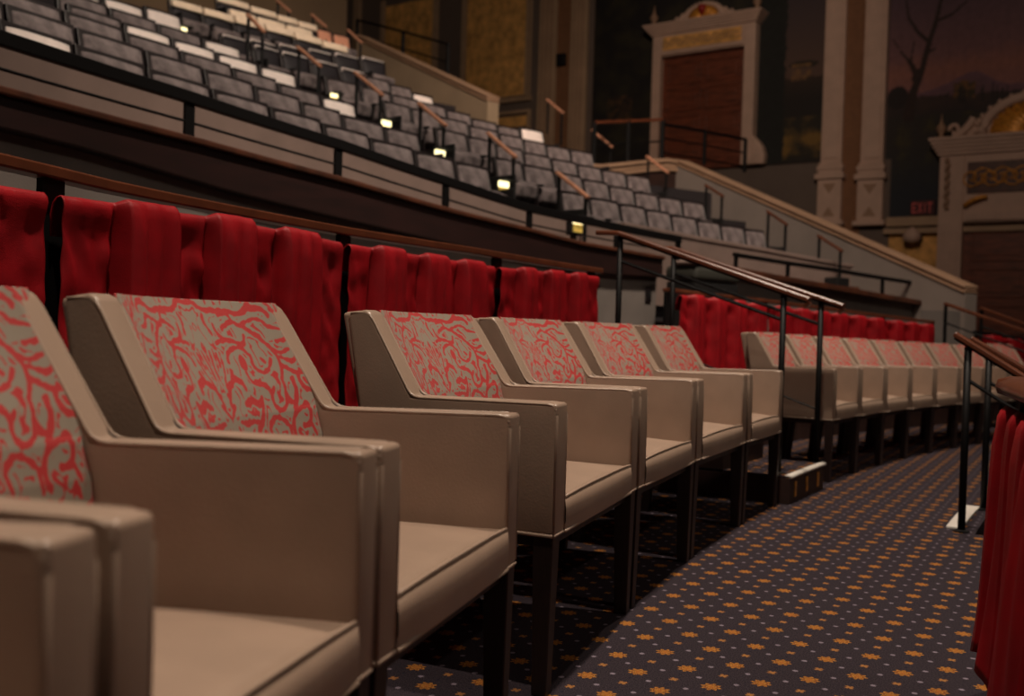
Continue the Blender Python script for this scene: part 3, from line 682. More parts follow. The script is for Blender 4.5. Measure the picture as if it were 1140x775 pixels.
def stair_rail(label, phi, pts_low, pts_up, posts, foot, wood='railwood', ext=True, midoff=.155):
    """pts: pixel of lower/upper ends; posts: [(pixel top), base z]"""
    rl, zl = on_phi(*pts_low, phi); ru, zu = on_phi(*pts_up, phi)
    t = thing('stair_handrail', label, 'handrail', P(rl, phi, 0))
    a, b = P(rl, phi, zl), P(ru, phi, zu); sec = [(-.032, -.012), (.032, -.012), (.032, .006), (.022, .014), (-.022, .014), (-.032, .006)]
    d = (b-a).normalized(); path = [a, b]
    if ext: path = [a, b, P(ru+.14, phi, zu+.006)]
    MB().sweep(path, sec).build('handrail', M[wood], t, bev=.003, world=True)
    MB().bar(a-d*.0+Vector((0, 0, -.012)), a+d*.0+d*.03+Vector((0, 0, -.05)), .05, .02).build('end_return', M[wood], t, world=True)
    MB().bar(a-Vector((0, 0, .018))+d*.02, b-Vector((0, 0, .018)), .038, .012).build('under_bar', M['blackmetal'], t, world=True)
    pp = []
    for (rp, zb_) in posts:
        f = (rp-rl)/(ru-rl); z = zl+(zu-zl)*f; pp.append((rp, z))
        MB().tube([P(rp, phi, zb_), P(rp, phi, z-.02)], .017, 10).build('post', M['blackmetal'], t, world=True, smooth=True)
        MB().lathe(P(rp, phi, zb_), [(.04, 0), (.04, .006), (.02, .012)], 12).build('base_flange', M['blackmetal'], t, world=True)
    MB().tube([P(pp[0][0], phi, pp[0][1]-midoff), P(pp[-1][0], phi, pp[-1][1]-midoff)], .010, 8).build('mid_rail', M['blackmetal'], t, world=True)
    MB().tube([P(pp[0][0], phi, .45), P(pp[-1][0], phi, .45+pp[-1][1]-pp[0][1])], .006, 6).build('lower_rail', M['blackmetal'], t, world=True)
    return t
stair_rail('nearer wood-topped black handrail of the stair beside the last near armchair', 29.95, (902, 334), (690, 260), [(17.05, .15), (18.0, .45)], 0)
stair_rail('farther wood-topped black handrail of the stair beside the far armchair block', 32.5, (940, 341), (750, 277), [(17.05, .002), (18.0, .45)], 0)
stair_rail('nearer brown handrail leading down at the right edge, white floor strip at its foot', 29.0, (1150, 425), (1063, 372), [(16.13, 0)]*1+[(16.13, 0)], 0, ext=False) if False else None
def down_rail(label, phi, up, dn, rpost, dphi=0.):
    ru, zu = on_phi(*up, phi); rd, zd_ = on_phi(*dn, phi)
    sl = (zu-zd_)/(ru-rd); r2 = ru-.75; z2 = zu-sl*.75
    t = thing('stair_handrail', label, 'handrail', P(rpost, phi, 0)); a, b = P(ru, phi, zu), P(r2, phi, z2)
    MB().sweep([a, b], [(-.03, -.012), (.03, -.012), (.03, .006), (.02, .014), (-.02, .014), (-.03, .006)]).build('handrail', M['railwood'], t, bev=.003, world=True)
    MB().bar(a-Vector((0, 0, .018)), b-Vector((0, 0, .018)), .036, .012).build('under_bar', M['blackmetal'], t, world=True)
    for rp, zb_ in ((rpost, 0.001), (r2+.08, -.7)):
        z = zu-sl*(ru-rp); MB().tube([P(rp, phi, zb_), P(rp, phi, z-.02)], .017, 10).build('post', M['blackmetal'], t, world=True, smooth=True)
        if zb_ > -.1: MB().lathe(P(rp, phi, zb_), [(.036, 0), (.036, .006), (.02, .012)], 12).build('base_flange', M['blackmetal'], t, world=True)
    for o_ in (.17,): MB().tube([P(rpost, phi, zu-sl*(ru-rpost)-o_), P(r2+.08, phi, z2-o_+.05)], .009, 8).build('mid_rail', M['blackmetal'], t, world=True)
    return t
down_rail('nearer brown handrail leading down at the right, pale floor strip at its foot', 28.95, (1063, 372), (1140, 420), 16.12)
down_rail('farther brown handrail leading down at the right, behind its twin', 31.6, (1081, 377), (1140, 411), 16.10)
t = thing('floor_nosing', 'pale angled strip on the carpet edge between the right-hand handrail posts', 'stair nosing', P(16.15, 30.2, 0))
MB().arcslab(16.12, 16.19, 29.1, 31.7, .001, .014, n=8).build('nosing_strip', M['nosing'], t, bev=.003, world=True)
# steps leading down to the stalls
t = thing('carpeted_stair', 'dark steps leading down between the right-hand handrails', 'stairs', P(15.9, 30.3, -.7))
for k in range(3): MB().arcslab(16.04-.32*(k+1), 16.05, 28.9, 31.7, -.7, -.17*(k+1), n=6).build('step', M['riser'], t, world=True)
# far aisle handrails on the right
for ph_, up, dn, lab in ((50.3, (1052, 338), (1140, 369), 'thin brown handrail crossing in front of the tall door, lower one'), (53.5, (1092, 343), (1140, 361), 'thin brown handrail crossing in front of the tall door, upper one')):
    ru, zu = on_phi(*up, ph_); rd, zd_ = on_phi(*dn, ph_); t = thing('stair_handrail', lab, 'handrail', P(ru, ph_, .46))
    a, b = P(ru, ph_, zu), P(rd, ph_, zd_); b2 = a+(b-a)*1.35
    MB().bar(a, b2, .06, .03).build('handrail', M['railwood'], t, bev=.005, world=True)
    MB().tube([P(ru-.01, ph_, zu-.01), P(ru-.01, ph_, .46)], .02, 8).build('post', M['blackmetal'], t, world=True)
    q = a+(b-a)*1.25; MB().tube([q, (q.x, q.y, .02)], .02, 8).build('post', M['blackmetal'], t, world=True)
    MB().tube([a-Vector((0, 0, .2)), b2-Vector((0, 0, .2))], .01, 6).build('mid_rail', M['blackmetal'], t, world=True)
    MB().tube([a-Vector((0, 0, .45)), b2-Vector((0, 0, .45))], .01, 6).build('mid_rail', M['blackmetal'], t, world=True)

# ---------------------------------------------------------------- ramp walls with copings
def rampwall(idx, phi, a, b, zlow, thick, m, tm):
    ra, za = on_phi(*a, phi); rb, zb_ = on_phi(*b, phi)
    w = thick; A_ = P(ra, phi); B_ = P(rb, phi); n = Vector((math.sin(math.radians(phi)), math.cos(math.radians(phi)), 0))*w
    zs = .22
    c = [(*(A_.xy), zlow), (*(B_.xy), zlow), (*((B_+n).xy), zlow), (*((A_+n).xy), zlow), (*(A_.xy), za-zs*.5), (*(B_.xy), zb_-zs*.5), (*((B_+n).xy), zb_-zs*.5), (*((A_+n).xy), za-zs*.5)]
    struct(MB().hexa(c).build(f'wall_ramp_{idx}', m))
    up = Vector((0, 0, 1)); mid = n*.5
    for (o_, ww, h) in ((0, w+.06, .035), (-.035, w+.01, .04), (-.075, w+.04, .03)):
        struct(MB().bar(P(ra, phi, za+o_-h/2)+mid, P(rb, phi, zb_+o_-h/2)+mid, ww, h).build(f'trim_{idx+4}', tm, bev=.01))
rampwall(1, 58.6, (1075, 318), (753, 177), .3, .25, M['rampgrey'], M['coping'])
rampwall(2, 52.0, (543, 106), (397, 38), 1.5, .25, M['rampbrown'], M['coping'])
rr, zz = on_phi(753, 177, 58.6)
q1, q2 = on_r(662, 184, rr), on_r(738, 176, rr)
zl = lambda p: float(np.interp(p, [q1[0], q2[0]], [q1[1], q2[1]]))
struct(MB().arcslab(rr, rr+.2, q1[0]-3, 58.9, 2.0, lambda p: zl(p)-.1).build('wall_landing', M['riser']))  # dark riser colour stands in for the shade on this wall
for o_, h, e in ((0, .07, .06), (-.08, .07, .02), (-.16, .06, .05)): struct(MB().arcslab(rr-e, rr+.2+e, q1[0]-3, 58.9, lambda p: zl(p)+o_-h, lambda p: zl(p)+o_).build('trim_7', M['coping'], bev=.01))
struct(MB().arcslab(26.9, 33, 51.0, 64, 3.9, 4.05).build('landing', M['riser']))

# ---------------------------------------------------------------- far wall, built in its own (t, z) coordinates
AROT = math.atan2(AE[1], AE[0]); ALOC = Vector((A0[0], A0[1], 0))
def AP(t, d, z): return Vector((A0[0]+AE[0]*t-AN[0]*d, A0[1]+AE[1]*t-AN[1]*d, z))     # d = distance in front of the wall
def athing(name, label, cat, t, z, d=0.): return thing(name, label, cat, AP(t, d, z), AROT)
def tx(x, y=100.): return on_A(x, y)[0]
def tz(y, x): return on_A(x, y)[1]
def abox(mb, x0, x1, y0, y1, d0, d1, rt=0., rz=0.):       # pixels -> box on the wall, local to (rt, rz)
    ym = min(max((y0+y1)/2, 0), 300); t0, t1 = on_A(x0, ym)[0], on_A(x1, ym)[0]; xm = (x0+x1)/2
    z1, z0 = on_A(xm, y0)[1], on_A(xm, y1)[1]
    return mb.box(t0-rt, t1-rt, -d1, -d0, z0-rz, z1-rz)
TL, TR = on_A(372, 50)[0], on_A(1320, 150)[0]
def wallobj(mb, name, m, bev=0.):
    o = mb.build(name, m, None, bev=bev); o.location = ALOC; o.rotation_euler = (0, 0, AROT); return struct(o)
wallobj(MB().box(TL, TR, 0, .3, -.7, 14), 'wall_back', M['wallgrey'])
# beige strips, ochre panels
gp = []
for (x0, x1, y1, lab) in ((429, 481.5, 88, 'left'), (520, 585, 109, 'right')):
    t0, t1 = tx(x0, 60), tx(x1, 60); zb_ = tz(y1, (x0+x1)/2); t = athing('ochre_wall_panel', f'tall mottled ochre wall panel in beige moulding, {lab} of the two', 'wall panel', t0, zb_)
    MB().box(0, t1-t0, -.03, 0, 0, 12-zb_).build('panel_field', M['gold'], t)
    for (o0, o1, d) in ((-.14, -.03, .09), (-.24, -.18, .05)):
        MB().box(o0, o1, -d, 0, o0, 12.2-zb_).box(t1-t0-o1, t1-t0-o0, -d, 0, o0, 12.2-zb_).box(o1, t1-t0-o1, -d, 0, o0, o1).build('moulding', M['beige'], t, bev=.01)
for i, (x0, x1) in enumerate(((394, 401), (601, 620), (636, 654))):
    mb = MB(); t0, t1 = tx(x0), tx(x1); zb_ = tz(185, x1); w = t1-t0
    t = athing('pilaster', ['narrow tan wall strip left of the ochre panels', 'beige fluted pilaster, left one before the dark mural', 'beige fluted pilaster bordering the dark mural'][i], 'pilaster', t0, zb_)
    mb.box(0, w, -.16, 0, 0, 13-zb_).build('shaft', M['beige'], t, bev=.02)
    if i:
        f = MB()
        for k in range(3): f.box(w*(.2+.25*k), w*(.3+.25*k), -.19, -.16, .2, 12.8-zb_)
        f.build('fluting', M['coping'], t, bev=.01)
wallobj(abox(MB(), 620, 636, -60, 200, .01, .04), 'trim_8', M['pilbrown'])
t0, z0 = on_A(627, 74); t = athing('wall_speaker', 'small dark box fixed high between the beige pilasters', 'wall box', t0, z0)
MB().box(-.15, .15, -.2, -.05, 0, .36).build('case', M['black'], t, bev=.02); MB().box(-.1, .1, -.215, -.2, .06, .3).build('grille', M['seatshell'], t)
# cornice strips under the right ochre panel
t0 = tx(516, 115); t1 = tx(592, 115); zc = tz(117, 550); t = athing('dado_moulding', 'beige moulding with a small gilt panel under the right ochre panel', 'moulding', t0, zc)
MB().box(0, t1-t0, -.14, 0, 0, .13).box(0, t1-t0, -.2, 0, .13, .17).build('cornice', M['beige'], t, bev=.01)
MB().box(0, t1-t0, -.12, 0, -.95, -.85).box(0, t1-t0, -.12, 0, -.38, -.28).box(0, .1, -.12, 0, -.85, -.38).box(t1-t0-.1, t1-t0, -.12, 0, -.85, -.38).build('frame', M['beige'], t, bev=.01)
MB().box(.16, t1-t0-.16, -.03, 0, -.78, -.45).build('gilt_field', M['gold'], t)

# murals: painted panels (generic dusk landscape)
def mural(label, x0, x1, ytop, ybot, painter, nx, ny):
    t0, t1 = tx(x0), tx(x1); zt_, zb_ = tz(ytop, (x0+x1)/2), tz(ybot, (x0+x1)/2)
    t = athing('mural', label, 'mural', t0, zb_)
    V = []; Cc = []
    for j in range(ny+1):
        for i in range(nx+1):
            u, v = i/nx, j/ny; V.append((u*(t1-t0), -.035, v*(zt_-zb_)))
            X = x0+(x1-x0)*u; Y = ybot+(ytop-ybot)*v; Cc.append((*lin(painter(X, Y)), 1.))
    nv = len(V); Fc = [(j*(nx+1)+i, j*(nx+1)+i+1, (j+1)*(nx+1)+i+1, (j+1)*(nx+1)+i) for j in range(ny) for i in range(nx)]
    o = MB().add(V, Fc).build('painted_panel', M['mural'], t)
    at = o.data.color_attributes.new('pat', 'FLOAT_COLOR', 'POINT'); at.data.foreach_set('color', np.array(Cc, dtype=np.float32).ravel())
    MB().box(-.02, t1-t0+.02, -.03, 0, -.02, zt_-zb_+.02).build('backing', M['riser'], t)
    return t
def mix3(a, b, f): f = max(0, min(1, f)); return tuple(a[i]*(1-f)+b[i]*f for i in range(3))
def nz3(x, y, s, k=0): return noise.fractal(Vector((x*s, y*s, k)), 1., 2., 4)
def seg_d(x, y, a, b):
    dx, dy = b[0]-a[0], b[1]-a[1]; t = max(0, min(1, ((x-a[0])*dx+(y-a[1])*dy)/(dx*dx+dy*dy))); return math.hypot(x-a[0]-t*dx, y-a[1]-t*dy), t
TREE = [((1016, 118), (1021, 90), 8, 5.5), ((1021, 90), (1030, 68), 5.5, 4), ((1030, 68), (1038, 35), 4, 3.4), ((1038, 35), (1046, 10), 3.4, 3), ((1046, 10), (1052, -20), 3, 2), ((1023, 68), (1016, 55), 4, 3), ((1016, 55), (1003, 40), 2.4, 1), ((1038, 33), (1024, 20), 2.8, 2.2), ((1024, 20), (1012, 2), 2.2, 1.6), ((1012, 2), (1008, -20), 1.6, 1), ((1046, 10), (1064, 5), 2.2, 1.6), ((1064, 5), (1082, -8), 1.6, 1), ((1040, 44), (1046, 42), 1.6, 1), ((1016, 55), (1020, 30), 1.3, .8), ((1023, 75), (1024, 66), 5, 4), ((1000, 35), (993, 25), 1, .7)]
def paint_right(x, y):
    n = nz3(x, y, .05, 2); n2 = nz3(x, y, .15, 5)
    c = mix3((68, 52, 62), (116, 78, 74), (y+30)/125.); c = mix3(c, (132, 84, 64), max(0, 1-abs(y-68-8*n)/22)*.5)
    mt = 92-16*math.exp(-((x-1097)/22)**2)-8*math.exp(-((x-1070)/25)**2)
    if y > mt: c = mix3((92, 66, 76), (80, 58, 62), (y-mt)/20)
    if y > 96+2*n2+(3 if x > 1065 else 0): c = mix3((48, 34, 30), (26, 24, 26), (y-96)/40+n*.5)
    if (x-1002)**2/180+(y-95)**2/190 < 1+.2*n2: c = (24, 18, 18)
    if 1070 < x < 1096 and 84+3*n2 < y < 104: c = mix3((96, 66, 34), (44, 36, 22), .5+n2*1.6)
    for cx, h in ((1079, 84), (1083, 87), (1104, 87), (1116, 88), (1121, 90), (1127, 91), (1133, 92)):
        if abs(x-cx) < 2.0*(min(1, (y-h)/14)) and y > h and y < 108: c = (28, 24, 22)
    if y > 118: c = mix3((34, 30, 26), (50, 44, 22), n*1.8); c = mix3(c, (24, 30, 38), (y-150)/60)
    for a, b, w0, w1 in TREE:
        d, t = seg_d(x, y, a, b)
        if d < (w0+(w1-w0)*t)*.95: c = mix3((34, 20, 16), (44, 28, 22), n2)
    return tuple(max(4, min(255, v*(1.2+.1*n2))) for v in c)
def paint_left(x, y):
    n = nz3(x, y, .045, 9); n2 = nz3(x, y, .16, 4)
    if x > 879+2*n2:
        c = mix3((58, 50, 58), (92, 70, 58), (y+10)/110.)
        if y > 98+3*n2: c = mix3((54, 40, 30), (30, 26, 22), (y-98)/25)
        if (x-897)**2/220+(y-85)**2/14 < 1: c = (40, 34, 22)
        if 84 < y < 102 and 885 < x < 905: c = mix3(c, (128, 94, 56), .5+n2)
        if y > 140: c = mix3((36, 32, 22), (120, 92, 40), .45+n*1.4) if y < 185 else (34, 30, 26)
        return tuple(max(4, v) for v in c)
    if x > 842: return tuple(v*(1+.3*n2) for v in (20, 24, 22))
    c = mix3((22, 20, 20), (44, 40, 26), .35+n*1.2)
    if 680 < x < 710 and 95 < y < 130: c = mix3(c, (86, 58, 34), .35+.8*n2)
    return tuple(max(3, v) for v in c)
mural('dark painted tree mural around the smaller doorway', 661, 918, -70, 188, paint_left, 200, 190)
mural('dusk landscape mural with a bare tree beside the large doorway', 989, 1300, -70, 242, paint_right, 240, 260)

# plinth zone under the murals
wallobj(abox(MB(), 740, 990, 186, 330, .02, .06), 'wall_dado', M['wallgrey'])
wallobj(abox(MB(), 988, 1240, 241, 250, .02, .10).__class__().box(tx(988, 250), TR, -.12, 0, tz(252, 1010), tz(242, 1010)), 'trim_9', M['beige'])
wallobj(MB().box(tx(988, 280), TR, -.02, 0, 0, tz(257, 1010)), 'wall_ochre', M['gold'])
wallobj(MB().box(tx(986, 250), TR, -.22, -.02, tz(258, 1010)-.06, tz(255, 1010)), 'trim_10', M['beige'])

# tall pilasters with moulded bases
for i, (x0, x1, xb0, xb1) in enumerate(((919, 942, 914, 943), (963, 988, 957, 990))):
    t0, t1 = tx(x0), tx(x1); zb_ = tz(252, (x0+x1)/2); zs = tz(182, (x0+x1)/2); w = t1-t0
    t = athing('pilaster', ['tall pale pilaster on a plinth, left of the brown strip', 'tall pale pilaster on a plinth, right of the brown strip'][i], 'pilaster', t0, zb_)
    h = zs-zb_
    MB().box(0, w, -.22, 0, h, 13-zb_).build('shaft', M['whitestone'], t, bev=.02)
    MB().box(.08, w-.08, -.25, -.22, h+.1, 12.6-zb_).build('raised_panel', M['whitestone'], t, bev=.015)
    b = MB()
    for (e, z0, z1) in ((.03, h-.08, h), (.07, h-.2, h-.08), (.05, h-.3, h-.2), (.11, h-.44, h-.3)): b.box(-e, w+e, -.24-e, 0, z0, z1)
    b.build('base_moulding', M['whitestone'], t, bev=.02)
    pl = MB().box(-.04, w+.04, -.27, 0, .12, h-.44).box(-.12, w+.12, -.34, 0, 0, .12).build('plinth', M['whitestone'], t, bev=.015)
    hh = h-.44
    MB().add([(w*.2, -.285, hh-.12), (w*.8, -.285, hh-.12), (w*.5, -.285, hh-.38), (w*.2, -.26, hh-.12), (w*.8, -.26, hh-.12), (w*.5, -.26, hh-.38)], [(0, 1, 2), (5, 4, 3), (0, 3, 4, 1), (1, 4, 5, 2), (2, 5, 3, 0)]).add([(w*.2, -.285, .24), (w*.8, -.285, .24), (w*.5, -.285, .48), (w*.2, -.26, .24), (w*.8, -.26, .24), (w*.5, -.26, .48)], [(0, 2, 1), (3, 4, 5), (0, 1, 4, 3), (1, 2, 5, 4), (2, 0, 3, 5)]).build('ornament', M['coping'], pl)
wallobj(MB().box(tx(942), tx(963), -.08, 0, tz(300, 950), 13), 'trim_11', M['pilbrown'])

# doorways
def portal(label, x0, x1, xo0, xo1, ycor, ycb, yop, zfloor, door_label, grand):
    """x0..x1 outer surround, xo0..xo1 opening; ycor cornice top, ycb cornice bottom, yop opening top"""
    t0, t1 = tx(x0), tx(x1); a, b = tx(xo0)-t0, tx(xo1)-t0; w = t1-t0; D = .35
    xm = x0+8
    H_ = tz(ycor, xm)-zfloor; Hb = tz(ycb, xm)-zfloor; Ho = tz(yop, xm+10)-zfloor
    t = athing('doorway_surround', label, 'doorway', t0, zfloor)
    j = MB().box(.12, a, -D, 0, 0, Hb).build('jamb', M['whitestone'], t, bev=.02)
    MB().box(b, w-.12, -D, 0, 0, Hb).build('jamb', M['whitestone'], t, bev=.02)
    f = MB()
    for k in range(3): f.box(.12+(a-.12)*(.18+.27*k), .12+(a-.12)*(.28+.27*k), -D-.02, -D, .3, Ho-.2)
    f.build('fluting', M['whitestone'], j, bev=.005)
    MB().box(a, b, -D, 0, Ho, Hb).build('lintel', M['whitestone'], t, bev=.02)
    fh = Hb-Ho
    MB().box(a+.05, b-.05, -D-.05, -D, Ho+.04, Ho+fh*.16).build('lintel_moulding', M['whitestone'], t, bev=.01)
    # carved frieze
    fz0, fz1 = Ho+fh*(.42 if grand else .25), Hb-fh*.12
    g = MB().box(a+.08, b-.08, -D-.03, -D, fz0, fz1).build('frieze', M['gold'] if not grand else M['ledgewood'], t, bev=.01)
    rnd = random.Random(5 if grand else 6); sc = MB()
    nsc = int((b-a)/.22)
    for k in range(nsc):
        cx = a+.18+(b-a-.36)*k/max(1, nsc-1); cz = (fz0+fz1)/2; rr_ = (fz1-fz0)*.33; pts = []
        for q in range(22):
            an = q*.42*(1 if k % 2 else -1)+rnd.random()*.2; ra = rr_*(1-q/26); pts.append((cx+ra*math.cos(an), -D-.05, cz+ra*math.sin(an)))
        sc.tube(pts, .018 if grand else .012, 5)
    if grand: sc.build('gilt_scrollwork', M['gilt'], g, smooth=True)
    else: sc.build('gilt_scrollwork', M['coping'], g, smooth=True)
    # cornice
    c = MB(); n = 5
    for k in range(n): e = .03+.045*k; c.box(.10-e, w-.10+e, -D-.04-e, 0, Hb+(H_-Hb)*k/n, Hb+(H_-Hb)*(k+1)/n)
    c.build('cornice', M['whitestone'], t, bev=.01)
    # finials on the cornice ends
    for xx in (.12, w-.12): MB().lathe((xx, -D+.05, H_), [(.07, 0), (.09, .05), (.04, .1), (.11, .2), (.12, .28), (.05, .38), (.02, .5), (.008, .62)], 14).build('finial', M['coping'], t, smooth=True)
    # shell pediment with scrolled sides
    pc = w/2; R_ = (1.35 if grand else .62); ZS = .72; sh = MB()
    for k in range(13):
        an = math.pi*(k+.5)/13; tip = (pc+R_*.72*math.cos(an), -D+.0, H_+ZS*R_*.72*math.sin(an)+.04); sh.sweep([(pc, -D+.02, H_+.03), ((pc+tip[0])/2, -D-.06, (H_+tip[2])/2), tip], [(.075*R_*math.cos(q), .05*math.sin(q)) for q in [2*math.pi*i/8 for i in range(8)]], up=Vector((0, 1, 0)))
    sh.build('shell', M['gilt'], t, smooth=True)
    ar = MB(); ar.tube([(pc+R_*.86*math.cos(math.pi*k/24), -D+.02, H_+.04+ZS*R_*.86*math.sin(math.pi*k/24)) for k in range(25)], .09*R_, 10)
    for k in range(15): an = math.pi*(k+.5)/15; ar.lathe((pc+R_*1.0*math.cos(an), -D+.02, H_+ZS*R_*1.0*math.sin(an)), [(.01, -.07), (.05, -.03), (.05, .03), (.01, .07)], 8)
    for s in (-1, 1):
        ar.tube([(pc+s*(R_*1.0+.35*R_*k/12), -D+.04, H_+.05+.3*R_*(1-k/12)**2) for k in range(13)], .06*R_+.02, 8)
        ar.tube([(pc+s*(R_*1.32+.10*R_*math.cos(q*.5)*(1-q/16)), -D+.04, H_+.12*R_+.02+.13*R_*math.sin(q*.5)*(1-q/16)) for q in range(14)], .04*R_, 8)
    ar.build('pediment_scroll', M['whitestone'], t, smooth=True)
    ty = [(pc-1.42*R_, H_), (pc+1.42*R_, H_), (pc+1.25*R_, H_+.12*R_), (pc+1.05*R_, H_+.3*R_)]+[(pc+R_*.95*math.cos(math.pi*k/12), H_+ZS*R_*.95*math.sin(math.pi*k/12)+.02) for k in range(2, 11)]+[(pc-1.05*R_, H_+.3*R_), (pc-1.25*R_, H_+.12*R_)]
    nt = len(ty); MB().add([(x_, -D+.06, z_) for x_, z_ in ty]+[(x_, -.05, z_) for x_, z_ in ty], [tuple(range(nt)), tuple(range(2*nt-1, nt-1, -1))]+[(i_+nt, (i_+1) % nt+nt, (i_+1) % nt, i_) for i_ in range(nt)]).build('tympanum', M['whitestone'], t, bev=.02)
    if not grand: MB().lathe((pc, -D-.1, H_+.25), [(.02, -.16), (.1, -.05), (.12, .1), (.02, .14)], 12).build('shield', M['redgem'], t, smooth=True)
    else:
        for xx in (.12+(a-.12)*.35,):   # twisted colonnette beside the frieze
            MB().tube([(xx+.02*math.cos(k*.9), -D-.06+.02*math.sin(k*.9), Ho+fh*.2+(Hb-Ho-fh*.25)*k/40) for k in range(41)], .05, 8).build('twisted_colonnette', M['coping'], t, smooth=True)
        bk = MB().tube([(a+.55-.5*k/10, -D-.1-.06*math.sin(k*.31), Ho+fh*.36-.2*(k/10)**2) for k in range(11)], .05, 8).build('gilt_bracket', M['gilt'], t, smooth=True)
    # foot scroll of the jamb
    MB().add([(w-.13+x_, y_, z_) for y_ in (-D, -.05) for x_, z_ in ((0, 0), (.34, 0), (.36, .25), (.28, .5), (.1, .72), (0, .8))], [(0, 1, 2, 3, 4, 5), (11, 10, 9, 8, 7, 6)]+[(i_, (i_+1) % 6, (i_+1) % 6+6, i_+6) for i_ in range(6)]).build('foot_scroll', M['whitestone'], t, bev=.03, seg=3)
    dr = athing('panelled_door', door_label, 'door', t0+a, zfloor)
    dw = b-a; MB().box(0, dw, -.12, -.04, .002, Ho).build('door_leaf', M['door'], dr)
    for c_ in range(2):
        for r_ in range(4):
            px0 = dw*(.06+.47*c_); px1 = px0+dw*.41; pz0 = Ho*(.05+.235*r_); pz1 = pz0+Ho*.19
            mm = MB()
            for (u0, u1, v0, v1) in ((px0, px1, pz0, pz0+.05), (px0, px1, pz1-.05, pz1), (px0, px0+.05, pz0, pz1), (px1-.05, px1, pz0, pz1)): mm.box(u0, u1, -.15, -.12, v0, v1)
            mm.box(px0+.14, px1-.14, -.135, -.12, pz0+.14, pz1-.14).build('raised_panel', M['door'], dr, bev=.006)
    return t
portal('small pale doorway surround with cornice and crest in the dark mural', 727, 849, 740, 832, 33, 44, 66, tz(192, 735), 'dark wooden door behind the upper landing rail', False)
portal('large carved doorway surround with gilt frieze and shell pediment at the right edge', 1047, 1279, 1080, 1239, 157, 176, 250, 0., 'tall brown panelled wooden door in the carved surround at the right', True)
# upper landing rail before the small door
def apath_rail(name, label, pts, h, mids=2, capm='railwood', panel=False):
    """pts: list of world points of the rail top"""
    t = thing(name, label, 'railing', (pts[0].x, pts[0].y, pts[0].z-h))
    MB().sweep(pts, [(-.03, -.03), (.03, -.03), (.03, .02), (-.03, .02)]).build('top_rail', M[capm], t, world=True)
    for p in pts: MB().tube([p, (p.x, p.y, p.z-h)], .042, 8).build('post', M['blackmetal'], t, world=True)
    for k in range(1, mids+1): MB().tube([p-Vector((0, 0, h*k/(mids+.4))) for p in pts], .018, 6).build('mid_rail', M['blackmetal'], t, world=True)
    return t
def wp(x, y, dist):
    d = ray(x, y); k = dist/d[1]; p = ORG+d*k; return Vector(p)
apath_rail('landing_rail', 'wood-topped black rail in front of the dark mural', [Vector(P(rr+.1, *on_r(x, y, rr+.1))) for x, y in ((662, 136), (700, 134.5), (738, 133))], .95)
apath_rail('landing_rail', 'black rail slanting down past the small dark wooden door', [wp(738, 138, 21.5), wp(785, 146, 22.), wp(830, 155, 22.5)], .72, capm='blackmetal')
apath_rail('landing_rail', 'black rail in front of the ochre wall panels at the top of the ramp', [Vector(P(on_phi(x, y, 54)[0], 54, on_phi(x, y, 54)[1])) for x, y in ((398, 22), (449, 35), (499, 49))], .9, capm='blackmetal')
# small things on the ledges
r_, = [20.75]
ph_, z_ = on_r(936, 318, 20.7); t = radial('ledge_speaker', 'small black box on the right-hand curved ledge', 'speaker', 20.7, ph_, ztr(ph_), None)
MB().box(-.2, .05, -.1, .12, 0, .18).build('case', M['black'], t, bev=.01); MB().box(.05, .3, -.08, .1, 0, .07).build('tray', M['ledgewood'], t, bev=.01)
ph_, z_ = on_r(782, 332, 19.9); t = radial('padded_bench', 'dark green-grey padded bench behind the stair handrails', 'bench', 19.9, ph_, .462)
hz = on_r(782, 298, 19.9)[1]-.462
MB().box(-.42, .42, -.2, .2, hz-.16, hz).build('seat_pad', M['greenbox'], t, bev=.05, seg=4); MB().box(-.4, .4, -.18, .18, .02, hz-.165).build('base', M['black'], t, bev=.01)
MB().box(-.44, -.2, -.21, .1, hz+.001, hz+.05).build('folded_cloth', M['pinkplaster'], t, bev=.02, seg=3)
# wall switch plate under the ledge
ph_, z_ = on_r(721, 328, 20.36); t = radial('wall_outlet', 'small dark outlet plate on the grey wall left of the far drapes', 'outlet', 20.355, ph_, z_)
MB().box(-.05, .05, -.012, .0, -.08, .08).build('plate', M['seatshell'], t, bev=.004); MB().box(-.02, .02, -.018, -.012, -.04, .04).build('socket', M['black'], t)
# wall lamp under the mural
t0, z0 = on_A(1018, 272); t = athing('wall_bell', 'round pale fixture on the ochre wall below the exit sign', 'wall fixture', t0, z0)
MB().lathe((0, -.3, 0), [(.05, 0), (.2, .06), (.22, .2), (.12, .34), (.04, .4)], 16).build('globe', M['whitestone'], t, smooth=True)
MB().box(-.2, .2, -.1, -.02, .05, .35).build('backplate', M['black'], t, bev=.02)
